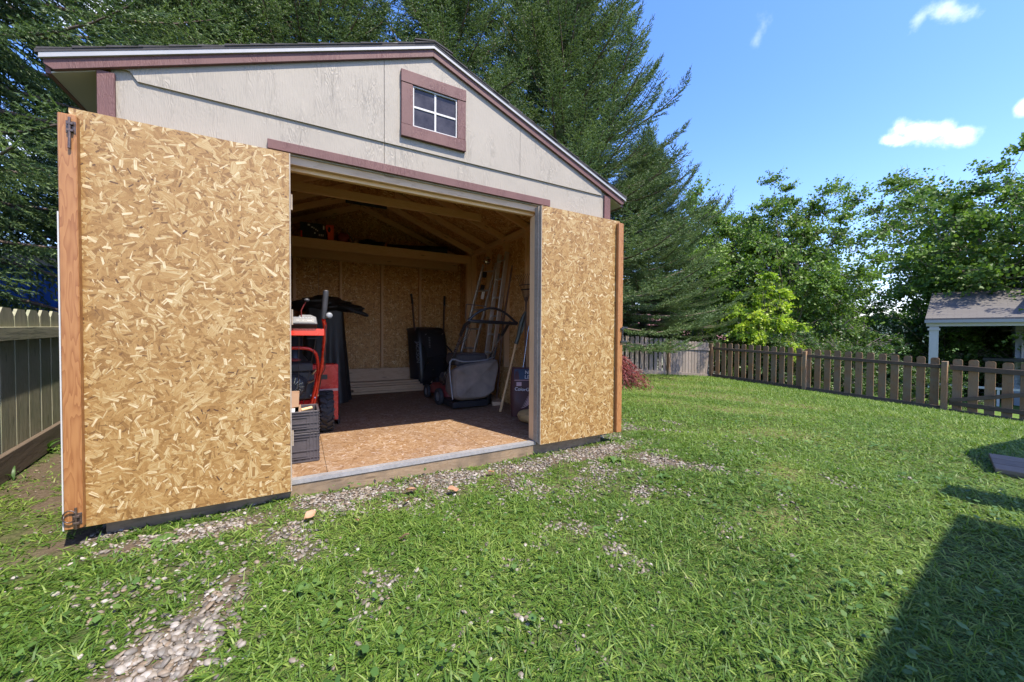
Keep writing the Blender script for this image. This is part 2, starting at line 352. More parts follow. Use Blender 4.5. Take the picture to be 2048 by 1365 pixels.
# ------------------------------------------------------------------ mesh builder
rng = random.Random(5)
class MB:
    def __init__(s): s.V = []; s.F = []; s.U = []; s.Rn = []; s.S = []; s.M = Matrix.Identity(4)
    def poly(s, pts, uv=None, r=None, smooth=False):
        i = len(s.V)
        s.V += [tuple(s.M @ Vector(p)) for p in pts]
        s.F.append(tuple(range(i, i+len(pts))))
        if uv is None:
            p = [Vector(q) for q in pts]; n = (p[1]-p[0]).cross(p[2]-p[0])
            a = max(range(3), key=lambda k: abs(n[k])); ax = [k for k in range(3) if k != a]
            uv = [(q[ax[0]], q[ax[1]]) for q in p]
        s.U += list(uv); s.Rn.append(rng.random() if r is None else r); s.S.append(smooth)
    def grid(s, P, closeu=False, closev=False, uvs=(1, 1), r=None, smooth=True):
        """P[i][j] grid of points, shared vertices"""
        r = rng.random() if r is None else r
        nu, nv = len(P), len(P[0]); i0 = len(s.V)
        for row in P: s.V += [tuple(s.M @ Vector(p)) for p in row]
        for i in range(nu if closeu else nu-1):
            for j in range(nv if closev else nv-1):
                a, b = (i+1) % nu, (j+1) % nv
                s.F.append((i0+i*nv+j, i0+a*nv+j, i0+a*nv+b, i0+i*nv+b))
                s.U += [(i*uvs[0], j*uvs[1]), ((i+1)*uvs[0], j*uvs[1]), ((i+1)*uvs[0], (j+1)*uvs[1]), (i*uvs[0], (j+1)*uvs[1])]
                s.Rn.append(r); s.S.append(smooth)
    def cap(s, idx_pts, r=.5): s.poly(idx_pts, r=r)
    def box(s, x0, x1, y0, y1, z0, z1, r=None, M=None, keepuv=False):
        r = rng.random() if r is None else r
        old = s.M
        if M is not None: s.M = s.M @ M
        d = (x1-x0, y1-y0, z1-z0); L = max(range(3), key=lambda k: d[k])
        o = (0, 0) if keepuv else (rng.random()*9, rng.random()*9)
        c = [(x0, y0, z0), (x1, y0, z0), (x1, y1, z0), (x0, y1, z0), (x0, y0, z1), (x1, y0, z1), (x1, y1, z1), (x0, y1, z1)]
        for f, a in (((0, 3, 2, 1), 2), ((4, 5, 6, 7), 2), ((0, 1, 5, 4), 1), ((2, 3, 7, 6), 1), ((1, 2, 6, 5), 0), ((3, 0, 4, 7), 0)):
            ax = [k for k in range(3) if k != a]
            if not keepuv:
                if L in ax: u, v = L, [k for k in ax if k != L][0]
                else: u, v = ax
                if d[v] > d[u]: u, v = v, u
            else: u, v = ax
            s.poly([c[k] for k in f], [(c[k][u]+o[0], c[k][v]+o[1]) for k in f], r)
        s.M = old
    def beam(s, a, b, w, h, up=(0, 0, 1), r=None):
        """box from a to b, width w (sideways) and height h (along up)"""
        a, b = Vector(a), Vector(b); d = (b-a); L = d.length; d.normalize()
        sd = d.cross(Vector(up)).normalized(); u = sd.cross(d)
        mt = Matrix((d, sd, u)).transposed().to_4x4(); mt.translation = a
        s.box(0, L, -w/2, w/2, -h/2, h/2, r, mt)
    def prism(s, pts, y0, y1, axis='y', r=None):
        """outline pts in the two other axes, extruded between y0 and y1"""
        r = rng.random() if r is None else r
        def P(p, y): return {'y': (p[0], y, p[1]), 'x': (y, p[0], p[1]), 'z': (p[0], p[1], y)}[axis]
        s.poly([P(p, y0) for p in pts], [tuple(p) for p in pts], r); s.poly([P(p, y1) for p in reversed(pts)], [tuple(p) for p in reversed(pts)], r)
        for i in range(len(pts)):
            a, b = pts[i], pts[(i+1) % len(pts)]; L = math.dist(a, b)
            s.poly([P(a, y0), P(a, y1), P(b, y1), P(b, y0)], [(0, 0), (0, y1-y0), (L, y1-y0), (L, 0)], r)
    def tube(s, pts, rad, n=8, r=None, cap=True, sq=None):
        r = rng.random() if r is None else r
        pts = [Vector(p) for p in pts]; N = len(pts)
        rad = list(rad) if isinstance(rad, (list, tuple)) else [rad]*N
        if 4 <= N <= 12 and n >= 6:          # Catmull-Rom through the points
            P2, R2 = [], []
            for i in range(N-1):
                a, b, c, e = pts[max(0, i-1)], pts[i], pts[i+1], pts[min(N-1, i+2)]
                for k in range(4):
                    t = k/4; P2.append(.5*((2*b)+(c-a)*t+(2*a-5*b+4*c-e)*t*t+(3*b-a-3*c+e)*t**3)); R2.append(rad[i]+(rad[i+1]-rad[i])*t)
            pts, rad = P2+[pts[-1]], R2+[rad[-1]]; N = len(pts)
        G = []; ref = None; dist = 0
        for i, p in enumerate(pts):
            d = (pts[min(i+1, N-1)]-pts[max(i-1, 0)]).normalized()
            if ref is None:
                ref = Vector((0, 0, 1)) if abs(d.z) < .9 else Vector((1, 0, 0))
                ref = (ref-d*ref.dot(d)).normalized()
            else: ref = (ref-d*ref.dot(d)).normalized()
            q = d.cross(ref)
            G.append([p+(ref*math.cos(2*math.pi*k/n)+q*math.sin(2*math.pi*k/n))*rad[i] for k in range(n)])
        L = sum((pts[i+1]-pts[i]).length for i in range(N-1))/max(1, N-1)
        s.grid(G, closev=True, uvs=(L, 2*math.pi*max(rad)/n), r=r)
        if cap:
            s.poly(list(reversed(G[0])), r=r); s.poly(G[-1], r=r)
    def lathe(s, prof, n=24, M=None, r=None):
        """prof: (radius, z) revolved about z"""
        old = s.M
        if M is not None: s.M = s.M @ M
        G = [[(a*math.cos(2*math.pi*k/n), a*math.sin(2*math.pi*k/n), z) for k in range(n)] for a, z in prof]
        s.grid(G, closev=True, uvs=(.05, .05), r=r); s.M = old
    def ell(s, c, rad, n=12, M=None, r=None, noise=0, seed=0):
        q = random.Random(seed); G = []
        for i in range(n//2+1):
            th = math.pi*i/(n//2); row = []
            for k in range(n):
                ph = 2*math.pi*k/n; e = 1+(q.random()-.5)*noise
                row.append((c[0]+rad[0]*e*math.sin(th)*math.cos(ph), c[1]+rad[1]*e*math.sin(th)*math.sin(ph), c[2]+rad[2]*e*math.cos(th)))
            G.append(row)
        old = s.M
        if M is not None: s.M = s.M @ M
        s.grid(G, closev=True, uvs=(.05, .05), r=r); s.M = old
    def build(s, name, mat, parent=None, bevel=0, smooth_all=None, solid=0, subsurf=0):
        me = bpy.data.meshes.new(name)
        org = Vector((0, 0, 0))
        if parent is not None: org = Vector(parent.get('_o', (0, 0, 0)))
        me.from_pydata([tuple(Vector(v)-org) for v in s.V], [], s.F)
        uvl = me.uv_layers.new(name='UVMap')
        uvl.data.foreach_set('uv', np.array(s.U, 'f').ravel())
        at = me.attributes.new('rnd', 'FLOAT', 'FACE'); at.data.foreach_set('value', np.array(s.Rn, 'f'))
        me.polygons.foreach_set('use_smooth', np.array(s.S if smooth_all is None else [smooth_all]*len(s.F), bool))
        me.materials.append(M[mat] if isinstance(mat, str) else mat); me.update()
        ob = bpy.data.objects.new(name, me); COL.objects.link(ob)
        if parent is not None: ob.parent = parent; ob['_o'] = tuple(org)
        else: ob['_o'] = (0, 0, 0)
        if bevel:
            b = ob.modifiers.new('bevel', 'BEVEL'); b.width = bevel; b.segments = 1; b.limit_method = 'ANGLE'; b.angle_limit = R_(40)
            w = ob.modifiers.new('weld', 'WELD'); w.merge_threshold = .0002
            ob.modifiers.move(1, 0)
        if solid: sm = ob.modifiers.new('solid', 'SOLIDIFY'); sm.thickness = solid
        if subsurf: sb = ob.modifiers.new('sub', 'SUBSURF'); sb.levels = sb.render_levels = subsurf
        return ob

def thing(name, label, cat, loc, group=None):
    e = bpy.data.objects.new(name, None); COL.objects.link(e); e.location = loc; e['_o'] = tuple(loc); e.empty_display_size = .1
    e['label'] = label; e['category'] = cat
    if group: e['group'] = group
    return e
def tag(o, label, cat, group=None):
    o['label'] = label; o['category'] = cat
    if group: o['group'] = group
    return o
def one(name, mb, mat, label, cat, group=None, **k): return tag(mb.build(name, mat, None, **k), label, cat, group)
def kind(o, k): o['kind'] = k; return o
def lettering(name, txt, size, mat, M4, parent, depth=.0006):
    cu = bpy.data.curves.new(name, 'FONT'); cu.body = txt; cu.size = size; cu.extrude = depth; cu.align_x = 'CENTER'; cu.align_y = 'CENTER'
    tmp = bpy.data.objects.new(name, cu); COL.objects.link(tmp)
    me = bpy.data.meshes.new_from_object(tmp.evaluated_get(bpy.context.evaluated_depsgraph_get()))
    bpy.data.objects.remove(tmp); me.materials.clear(); me.materials.append(M[mat])
    o = bpy.data.objects.new(name, me); COL.objects.link(o)
    M4 = M4.copy(); M4.translation -= Vector(parent['_o']); o.matrix_local = M4; o.parent = parent
    return o
def frame(org, xdir, zdir):
    """matrix whose X is xdir, Z close to zdir (surface frame)"""
    x = Vector(xdir).normalized(); z = Vector(zdir); z = (z-x*z.dot(x)).normalized(); y = z.cross(x)
    mt = Matrix((x, y, z)).transposed().to_4x4(); mt.translation = org; return mt

# ------------------------------------------------------------------ ground
def gz(x, y):
    x = np.asarray(x, float); y = np.asarray(y, float)
    u = np.clip(x-4, 0, 12); yy = np.clip(y, -6, 8.3)
    z = .04-.005*u*u+.0041*u*(yy-8.3)
    z = z-.10*np.clip(y-9.5, 0, 25)*1.0-.04*np.clip(x-15, 0, 40)
    near = np.exp(-(np.hypot(x-.5, y-1.))**2/60)
    z = z+near*(.012*np.sin(2.1*x+.6*y)+.010*np.sin(3.3*y-1.2*x)+.006*np.sin(7*x+5*y))
    return z
def gzf(x, y): return float(gz(x, y))
# bare / gravel blobs: x, y, rx, ry, angle, strength
BLOBS = [(-.42, 1.66, .15, .20, -.3, 1.0), (-.27, 1.93, .09, .10, 0, .75), (-.24, 2.05, .13, .07, .5, .7), (-.06, 2.40, .20, .09, .6, .55), (0.35, 2.70, .45, .12, -.1, .9), (-.5, 2.62, .45, .10, 0, .85),
         (1.05, 2.72, .5, .10, 0, .9), (1.6, 2.66, .4, .10, 0, .8), (2.35, 2.68, .55, .14, 0, .95), (2.72, 2.25, .16, .42, .5, .7), (1.38, 1.66, .11, .20, .5, .55),
         (1.43, 1.42, .08, .08, 0, .5), (.0, 2.15, .12, .16, .3, .45), (.55, 2.42, .3, .08, .2, .5), (2.1, 1.85, .25, .10, .5, .5), (1.95, 2.05, .3, .09, .2, .4),
         (-1.62, 4.5, .30, .85, .1, .9), (-1.35, 3.65, .28, .35, .2, .7), (-1.0, 2.85, .3, .10, .2, .7), (0.9, 3.1, 2.1, .2, 0, 1.), (.8, 2.52, 1.5, .22, 0, .42), (1.9, 2.25, .7, .35, 0, .36), (-.3, 2.35, .5, .2, .3, .3), (.3, 1.75, .10, .12, 0, .35)]
DRY = [(x_, y_, a_, b_, c_, .42) for x_, y_, a_, b_, c_ in [(6.9, 4.6, 1.3, .5, -.7), (6.0, 3.3, .9, .35, -.8), (4.8, 2.3, .5, .25, -.7), (8.6, 5.6, 1.6, .5, -.5), (9.2, 7.2, 1.6, .6, 0), (5.4, 4.3, .5, .3, -.7), (3.4, 1.55, .3, .14, .3), (2.4, 1.15, .25, .12, .2), (7.6, 3.4, .6, .3, -.7)]]
def blob(x, y, L):
    v = np.zeros_like(x)
    for t in L:
        a = t[4]; dx, dy = x-t[0], y-t[1]
        p = (dx*math.cos(a)+dy*math.sin(a))/t[2]; q = (-dx*math.sin(a)+dy*math.cos(a))/t[3]
        k = t[5] if len(t) > 5 else 1.
        v = np.maximum(v, k*np.exp(-(p*p+q*q)**1.3*.7))
    return v
# ground sheet, fine near, coarse far
xs = np.unique(np.concatenate([np.linspace(-4, 8, 97), np.linspace(8, 24, 33), np.linspace(24, 500, 40), np.linspace(-300, -4, 30)]))
ys = np.unique(np.concatenate([np.linspace(-3, 5, 65), np.linspace(5, 15, 31), np.linspace(15, 500, 50), np.linspace(-200, -3, 20)]))
X, Y = np.meshgrid(xs, ys, indexing='ij'); Zg = gz(X, Y)
nx, ny = X.shape
idx = np.arange(nx*ny).reshape(nx, ny)
quads = np.stack([idx[:-1, :-1], idx[1:, :-1], idx[1:, 1:], idx[:-1, 1:]], -1).reshape(-1, 4)
me = bpy.data.meshes.new('ground'); me.from_pydata(np.stack([X, Y, Zg], -1).reshape(-1, 3).tolist(), [], quads.tolist())
for nme, L in (('bare', BLOBS), ('dry', DRY)):
    at = me.attributes.new(nme, 'FLOAT', 'POINT'); at.data.foreach_set('value', blob(X, Y, L).ravel().astype('f'))
me.polygons.foreach_set('use_smooth', np.ones(len(quads), bool))
mt, nt, p, o = newmat('soil'); g = NT(nt); v = g.obj()
n1 = g.noise(v, 5, 6, .65); n2 = g.noise(v, 45, 5, .7)
soil = g.mix(g.mapr(n2, .3, .7), (.055, .040, .026), (.15, .115, .078))
thatch = g.mix(g.mapr(n2, .35, .65), (.030, .048, .014), (.095, .115, .035))
bare = g.math('ADD', g.attr('bare'), g.math('MULTIPLY', g.math('SUBTRACT', n1, .5), .7))
c = g.mix(g.mapr(bare, .15, .6, 0, 1, True), thatch, soil)
far = g.mix(g.mapr(g.noise(v, .8, 5), .35, .65), (.05, .10, .02), (.12, .19, .04))
dst = g.n('ShaderNodeSeparateXYZ'); g.put(dst.inputs[0], v)
c = g.mix(g.mapr(dst.outputs[0], 13.5, 16, 0, 1), c, far)
c = g.mix(g.math('MULTIPLY', g.attr('dry'), .75), c, (.27, .19, .105))
g.put(p.inputs['Base Color'], c); p.inputs['Roughness'].default_value = .95; p.inputs['Specular IOR Level'].default_value = .1
g.put(p.inputs['Normal'], g.bump(n2, .6, .02))
me.materials.append(mt); gr_ob = bpy.data.objects.new('ground', me); COL.objects.link(gr_ob); gr_ob['kind'] = 'structure'

# fast mesh from arrays of triangles/quads without shared vertices
def soup(name, V, nper, rnd, mat, parent=None, smooth=False):
    V = np.ascontiguousarray(V.reshape(-1, 3), dtype='f'); nf = len(V)//nper
    me = bpy.data.meshes.new(name); me.vertices.add(len(V)); me.vertices.foreach_set('co', V.ravel())
    me.loops.add(len(V)); me.loops.foreach_set('vertex_index', np.arange(len(V), dtype='i'))
    me.polygons.add(nf); me.polygons.foreach_set('loop_start', np.arange(0, len(V), nper, dtype='i'))
    at = me.attributes.new('rnd', 'FLOAT', 'FACE'); at.data.foreach_set('value', np.ascontiguousarray(rnd, dtype='f'))
    me.materials.append(M[mat]); me.update(calc_edges=True)
    if smooth: me.polygons.foreach_set('use_smooth', np.ones(nf, bool))
    ob = bpy.data.objects.new(name, me); COL.objects.link(ob)
    if parent is not None: ob.parent = parent
    return ob
def norm(a): return a/np.maximum(np.linalg.norm(a, axis=-1, keepdims=True), 1e-9)
NR = np.random.default_rng(11)

# shed footprint
SX0, SX1, SY0, SY1 = -.94, 2.77, 2.90, 6.95
def outside(x, y):
    return ~((x > SX0-.02) & (x < SX1+.02) & (y > SY0-.02) & (y < SY1+.02))
def inview(x, y, pad=.12):
    xc = x*_c-y*_s; zc = x*_s+y*_c
    return (zc > .45) & (np.abs(xc) < zc*(1.3585+pad)+.25)

# ---- grass
def blades(px_, py_, L, W, lie, seg, rnd):
    n = len(px_); az = NR.random(n)*2*math.pi
    d = np.stack([np.cos(az), np.sin(az), np.zeros(n)], -1); sd = np.stack([-np.sin(az), np.cos(az), np.zeros(n)], -1)
    up = np.array([0, 0, 1.]); base = np.stack([px_, py_, gz(px_, py_)-.006], -1)
    e0 = (np.clip(NR.normal(lie, .3, n), .1, 1.5))[:, None]          # starting elevation
    droop = (NR.random(n)*1.3+.3)[:, None]
    pts = [base]; t = base
    for k in range(seg):
        e = e0-droop*k/seg
        t = t+(d*np.cos(e)+up*np.sin(e))*(L/seg)[:, None]; t[:, 2] = np.maximum(t[:, 2], base[:, 2]+.008)
        pts.append(t)
    tw = sd+d*(NR.random(n)-.5)[:, None]*.4+up*(NR.normal(0, .35, n))[:, None]; tw = norm(tw)
    prof = {3: [.7, 1., .75, .05], 2: [.8, 1., .05], 1: [1, .1]}[seg]
    P = [(pts[k]-tw*(W*prof[k]/2)[:, None], pts[k]+tw*(W*prof[k]/2)[:, None]) for k in range(seg+1)]
    Q = []
    for k in range(seg): Q.append(np.stack([P[k][0], P[k][1], P[k+1][1], P[k+1][0]], 1))
    return np.concatenate(Q), np.tile(rnd, seg)
def scatter(x0, x1, y0, y1, dens, dmin, dmax):
    n = int((x1-x0)*(y1-y0)*dens); x = NR.random(n)*(x1-x0)+x0; y = NR.random(n)*(y1-y0)+y0
    d = np.hypot(x, y); k = (d >= dmin) & (d < dmax) & inview(x, y) & outside(x, y)
    return x[k], y[k]
def patch(x, y, s, ph): return .5+.25*np.sin(s*x+ph+1.3*np.sin(s*.7*y+ph))+.25*np.sin(s*1.3*y+2*ph+1.7*np.sin(s*.9*x))
GV, GR = [], []
for (dmin, dmax, dens, L0, W0, seg, per) in ((.4, 2.6, 2300, .058, .0050, 3, 5), (2.6, 4.6, 1500, .056, .0060, 3, 5), (4.6, 8, 1100, .056, .0085, 2, 3), (8, 17, 520, .060, .015, 1, 3)):
    x, y = scatter(-6, 14.8, -2.5, 9.2, dens, dmin, dmax)
    bare = blob(x, y, BLOBS)+.35*(patch(x, y, 9., .3)-.5)+.25*(patch(x, y, 23., 1.3)-.5)
    dry = blob(x, y, DRY)
    k = (NR.random(len(x)) > np.clip((bare-.16)*1.9, 0, .90)) & (NR.random(len(x)) > dry*.5)
    x, y, dry = x[k], y[k], dry[k]
    tint = patch(x, y, 1.7, .9)*.5+patch(x, y, 5.1, 2.)*.5
    stray = NR.random(len(x))
    x = np.repeat(x, per); y = np.repeat(y, per); dry = np.repeat(dry, per); tint = np.repeat(tint, per)
    x = x+NR.normal(0, .012, len(x)); y = y+NR.normal(0, .012, len(x))
    L = L0*(.55+NR.random(len(x))*.95)*(1-.35*dry); bs = np.repeat(bare[k], per); L = L*(1-.45*np.clip(bs, 0, 1)); W = W0*(.5+NR.random(len(x))*.9)
    near = np.clip((x-2.2)/1.5, 0, 1)
    rnd = np.clip(NR.normal(.47, .19, len(x))+(tint-.5)*.46+dry*.42+near*.12, 0, .93)
    dead = NR.random(len(x)) < .035+.34*np.clip(bs+.08, 0, .8)+.10*np.clip(1.6-near*2, 0, 1)*.6+.25*dry; rnd[dead] = .93+NR.random(dead.sum())*.07
    V, r2 = blades(x, y, L, W, .46, seg, rnd); GV.append(V); GR.append(r2)
kind(soup('grass', np.concatenate(GV), 4, np.concatenate(GR), 'grass'), 'stuff')
# clover and small broad leaves
x, y = scatter(-4, 9, -2, 6, 150, .5, 6); bare = blob(x, y, BLOBS)
k = (patch(x, y, 3.1, .2) > .52) & (NR.random(len(x)) > bare*1.2); x, y = x[k], y[k]; n = len(x)
az = NR.random(n)*6.28; L = .010+NR.random(n)*.015; el = NR.random(n)*.6-.1
d = np.stack([np.cos(az)*np.cos(el), np.sin(az)*np.cos(el), np.sin(el)], -1); sd = np.stack([-np.sin(az), np.cos(az), NR.normal(0, .25, n)], -1)
b = np.stack([x, y, gz(x, y)+.018+NR.random(n)*.03], -1); L = L[:, None]
Q = np.stack([b, b+d*L*.6-sd*L*.55, b+d*L*1.3-sd*L*.3, b+d*L*1.5, b+d*L*1.3+sd*L*.3, b+d*L*.6+sd*L*.55], 1)
kind(soup('clover', Q, 6, NR.random(n), 'weed'), 'stuff')

# ---- pebbles (one mass)
ico = [(0, -.5257, .8507), (0, .5257, .8507), (0, -.5257, -.8507), (0, .5257, -.8507), (.8507, 0, .5257), (.8507, 0, -.5257), (-.8507, 0, .5257), (-.8507, 0, -.5257), (-.5257, .8507, 0), (.5257, .8507, 0), (-.5257, -.8507, 0), (.5257, -.8507, 0)]
icf = [(1, 8, 6), (1, 6, 0), (1, 0, 4), (1, 4, 9), (1, 9, 8), (8, 9, 3), (9, 5, 3), (9, 4, 5), (4, 11, 5), (4, 0, 11), (0, 10, 11), (0, 6, 10), (6, 7, 10), (6, 8, 7), (8, 3, 7), (7, 3, 2), (7, 2, 10), (10, 2, 11), (11, 2, 5), (5, 2, 3)]
iv = np.array(ico); iff = np.array(icf)
mid = {}; vv = [tuple(v) for v in iv]; f2 = []
def midp(a, b):
    k = (min(a, b), max(a, b))
    if k not in mid: q = np.array(vv[a])+np.array(vv[b]); mid[k] = len(vv); vv.append(tuple(q/np.linalg.norm(q)))
    return mid[k]
for a, b_, c_ in icf:
    p1, p2, p3 = midp(a, b_), midp(b_, c_), midp(c_, a); f2 += [(a, p1, p3), (p1, b_, p2), (p3, p2, c_), (p1, p2, p3)]
iv = np.array(vv); iff = np.array(f2)
def pebbles():
    x, y = scatter(-2.4, 4.2, .9, 5.2, 8500, .6, 6)
    w = blob(x, y, BLOBS)+.55*(patch(x, y, 9., .3)-.5)+.35*(patch(x, y, 21., 2.3)-.5)
    near = np.exp(-((x+.38)**2/.03+(y-1.72)**2/.12))
    w = np.where(x < -1.0, w*.12*(patch(x, y, 4, 1) > .5), w)
    k = NR.random(len(x)) < np.clip(w*.8-.10, .006, .70)+near*.3
    x, y = x[k], y[k]; n = len(x); near = near[k]
    s = (.0032+NR.random(n)**2.2*.0085)*(1+.35*near)
    sc = np.stack([s*(1+NR.random(n)*.6), s*(.8+NR.random(n)*.35), s*(.45+NR.random(n)*.35)], -1)
    a = NR.random(n)*6.28; ca, sa = np.cos(a)[:, None], np.sin(a)[:, None]
    P = iv[None]*sc[:, None, :]*(1+NR.normal(0, .07, (n, len(iv), 1)))
    X_ = P[..., 0]*ca-P[..., 1]*sa; Y_ = P[..., 0]*sa+P[..., 1]*ca
    Zt = P[..., 2]+X_*NR.normal(0, .3, n)[:, None]
    P = np.stack([X_+x[:, None], Y_+y[:, None], Zt+(gz(x, y)+s*.25+NR.random(n)*.004)[:, None]], -1)
    me = bpy.data.meshes.new('gravel'); nv = len(iv)
    F = (iff[None]+(np.arange(n)*nv)[:, None, None]).reshape(-1, 3)
    me.vertices.add(n*nv); me.vertices.foreach_set('co', P.astype('f').ravel()); me.loops.add(F.size); me.loops.foreach_set('vertex_index', F.ravel().astype('i'))
    me.polygons.add(len(F)); me.polygons.foreach_set('loop_start', np.arange(0, F.size, 3, dtype='i'))
    at = me.attributes.new('rnd', 'FLOAT', 'FACE'); at.data.foreach_set('value', np.repeat(NR.random(n), len(iff)).astype('f'))
    me.polygons.foreach_set('use_smooth', np.ones(len(F), bool)); me.materials.append(M['pebble']); me.update(calc_edges=True)
    ob = bpy.data.objects.new('gravel', me); COL.objects.link(ob); ob['kind'] = 'stuff'
pebbles()

# ---- distant hills
def ridge():
    n, mrows = 160, 14; P = []
    for j in range(mrows):
        row = []; t = j/(mrows-1)
        for i in range(n+1):
            a = R_(-30)+R_(150)*i/n; rr = 300+260*t
            hh = 16+7*math.sin(a*7+1)+5*math.sin(a*17+2)+2.5*math.sin(a*41)+ (9*math.exp(-((math.degrees(a)-76)/5)**2))
            row.append((math.sin(a)*rr, math.cos(a)*rr, -14+(hh+14)*math.sin(min(1, t*1.5)*math.pi/2)+(random.Random(i*31+j).random()-.5)*3.0*(t > .1)))
        P.append(row)
    mb = MB(); mb.grid(P, uvs=(20, 6)); return mb
mt, nt, p, o = newmat('wooded_hill'); g = NT(nt); v = g.obj()
f = g.noise(v, .12, 6, .75)
g.put(p.inputs['Base Color'], g.mix(g.mapr(f, .35, .65), (.045, .075, .055), (.10, .145, .10))); p.inputs['Roughness'].default_value = 1; M['hill'] = mt  # slight blue in the hill colour stands in for haze
g.put(p.inputs['Normal'], g.bump(f, 1., 4.))
kind(ridge().build('hills', 'hill'), 'structure')

# ------------------------------------------------------------------ shed
XC = .912; FZ = .162                     # centre line, floor level
def roof_z(x, top=3.343, k=.393): return top-k*abs(x-XC)
shed = thing('garden_shed', 'cream storage shed with mauve trim, gable window and both chipboard-backed doors swung wide open', 'shed', (XC, SY0, .04))
# front wall
mb = MB()
OX0, OX1, OZ = -.055, 1.901, 2.315
LAP = 2.545
mb.box(SX0+.06, OX0, SY0, SY0+.012, .10, LAP+.01, keepuv=True); mb.box(OX1, SX1-.06, SY0, SY0+.012, .10, LAP+.01, keepuv=True)
mb.box(OX0, .548, SY0, SY0+.012, OZ, LAP+.01, keepuv=True); mb.box(.552, OX1, SY0, SY0+.012, OZ, LAP+.01, keepuv=True)
mb.prism([(SX0+.05, LAP+.0105), (SX1-.05, LAP+.0105), (SX1-.05, roof_z(SX1-.05)-.012), (XC, roof_z(XC)-.012), (SX0+.05, roof_z(SX0+.05)-.012)], SY0+.0005, SY0+.0115)
mb.build('front_wall', 'cream', shed)
mb = MB()
gx0, gx1 = -.80, 2.655
def gp(a, b): return [(a, LAP), (b, LAP)]
mb.prism([(gx0+.02, LAP), (.546, LAP), (.546, roof_z(.546)-.02), (-.93, roof_z(-.93)-.02), (-.90, LAP+.06), (gx0-.01, LAP+.045)], SY0-.012, SY0+.004)
mb.prism([(.550, LAP), (1.70, LAP), (1.70, roof_z(1.70)-.02), (XC, roof_z(XC)-.02), (.550, roof_z(.550)-.02)], SY0-.012, SY0+.004)
mb.prism([(1.703, LAP), (gx1, LAP), (gx1, roof_z(gx1)-.02), (1.703, roof_z(1.703)-.02)], SY0-.012, SY0+.004)
mb.build('gable_siding', 'cream', shed)
for x0, x1 in ((SX0, SX0+.07), (SX1-.08, SX1)):
    mb = MB(); mb.box(x0, x1, SY0-.020, SY0-.001, .12, roof_z(x0 if x0 < 0 else x1)-.06, keepuv=True); mb.build('corner_board', 'mauve', shed, bevel=.002)
# side and back walls: siding outside, chipboard inside
mb = MB(); mb.box(SX0, SX0+.012, SY0+.012, SY1, .10, 2.62, keepuv=True); mb.box(SX1-.012, SX1, SY0+.012, SY1, .10, 2.62, keepuv=True)
mb.prism([(SX0+.012, .10), (SX1-.012, .10), (SX1-.012, 2.62), (XC, 3.340), (SX0+.012, 2.616)], SY1-.012, SY1); mb.build('outer_siding', 'cream', shed)
mb = MB()
for a, b in ((SY0+.02, 4.15), (4.153, 5.37), (5.373, SY1-.02)):
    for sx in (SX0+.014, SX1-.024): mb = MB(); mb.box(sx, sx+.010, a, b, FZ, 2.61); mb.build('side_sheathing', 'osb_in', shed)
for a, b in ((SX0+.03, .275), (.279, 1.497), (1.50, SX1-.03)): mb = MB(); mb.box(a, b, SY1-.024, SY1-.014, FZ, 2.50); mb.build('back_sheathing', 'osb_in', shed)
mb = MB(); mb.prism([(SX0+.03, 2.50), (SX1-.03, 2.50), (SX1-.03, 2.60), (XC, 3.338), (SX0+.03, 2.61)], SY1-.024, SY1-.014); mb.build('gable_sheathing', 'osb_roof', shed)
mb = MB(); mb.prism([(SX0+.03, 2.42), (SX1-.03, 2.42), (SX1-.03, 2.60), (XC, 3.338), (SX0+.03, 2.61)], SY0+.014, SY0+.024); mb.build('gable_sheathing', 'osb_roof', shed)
# studs
for x in (-.06, .604, 1.262, 1.932): mb = MB(); mb.box(x-.019, x+.019, SY1-.115, SY1-.024, FZ+.04, 2.34); mb.build('stud', 'pine', shed, bevel=.002)
for y in (3.35, 3.74, 4.35, 4.96, 5.57, 6.18):
    for sx in (SX1-.114, SX0+.024): mb = MB(); mb.box(sx, sx+.09, y-.019, y+.019, FZ+.04, 2.51); mb.build('stud', 'pine', shed, bevel=.002)
mb = MB(); mb.box(SX1-.17, SX1-.06, 6.22, 6.31, FZ, 2.385); mb.build('loft_post', 'pine', shed, bevel=.002)
for x in (SX1-.070, SX0+.030): mb = MB(); mb.box(x-.045, x+.045, SY0+.12, SY1-.03, FZ, FZ+.038); mb.build('sole_plate', 'pine', shed, bevel=.002)
mb = MB(); mb.box(SX0+.12, SX1-.12, SY1-.115, SY1-.03, FZ, FZ+.038); mb.build('sole_plate', 'pine', shed, bevel=.002)
for x in (SX1-.069, SX0+.069):
    for z in (2.512, 2.552): mb = MB(); mb.box(x-.045, x+.045, SY0+.03, SY1-.03, z, z+.038); mb.build('top_plate', 'pine', shed, bevel=.002)
mb = MB(); mb.box(SX0+.12, SX1-.12, SY1-.12, SY1-.03, 2.341, 2.495); mb.build('top_plate', 'pine', shed, bevel=.002)
# loft at the back
mb = MB(); mb.box(SX0+.03, SX1-.03, 6.25, 6.29, 2.385, 2.528); mb.build('loft_beam', 'pine', shed, bevel=.003)
mb = MB(); mb.box(SX0+.03, SX1-.03, 6.292, SY1-.125, 2.497, 2.510); mb.build('loft_deck', 'osb_in', shed)
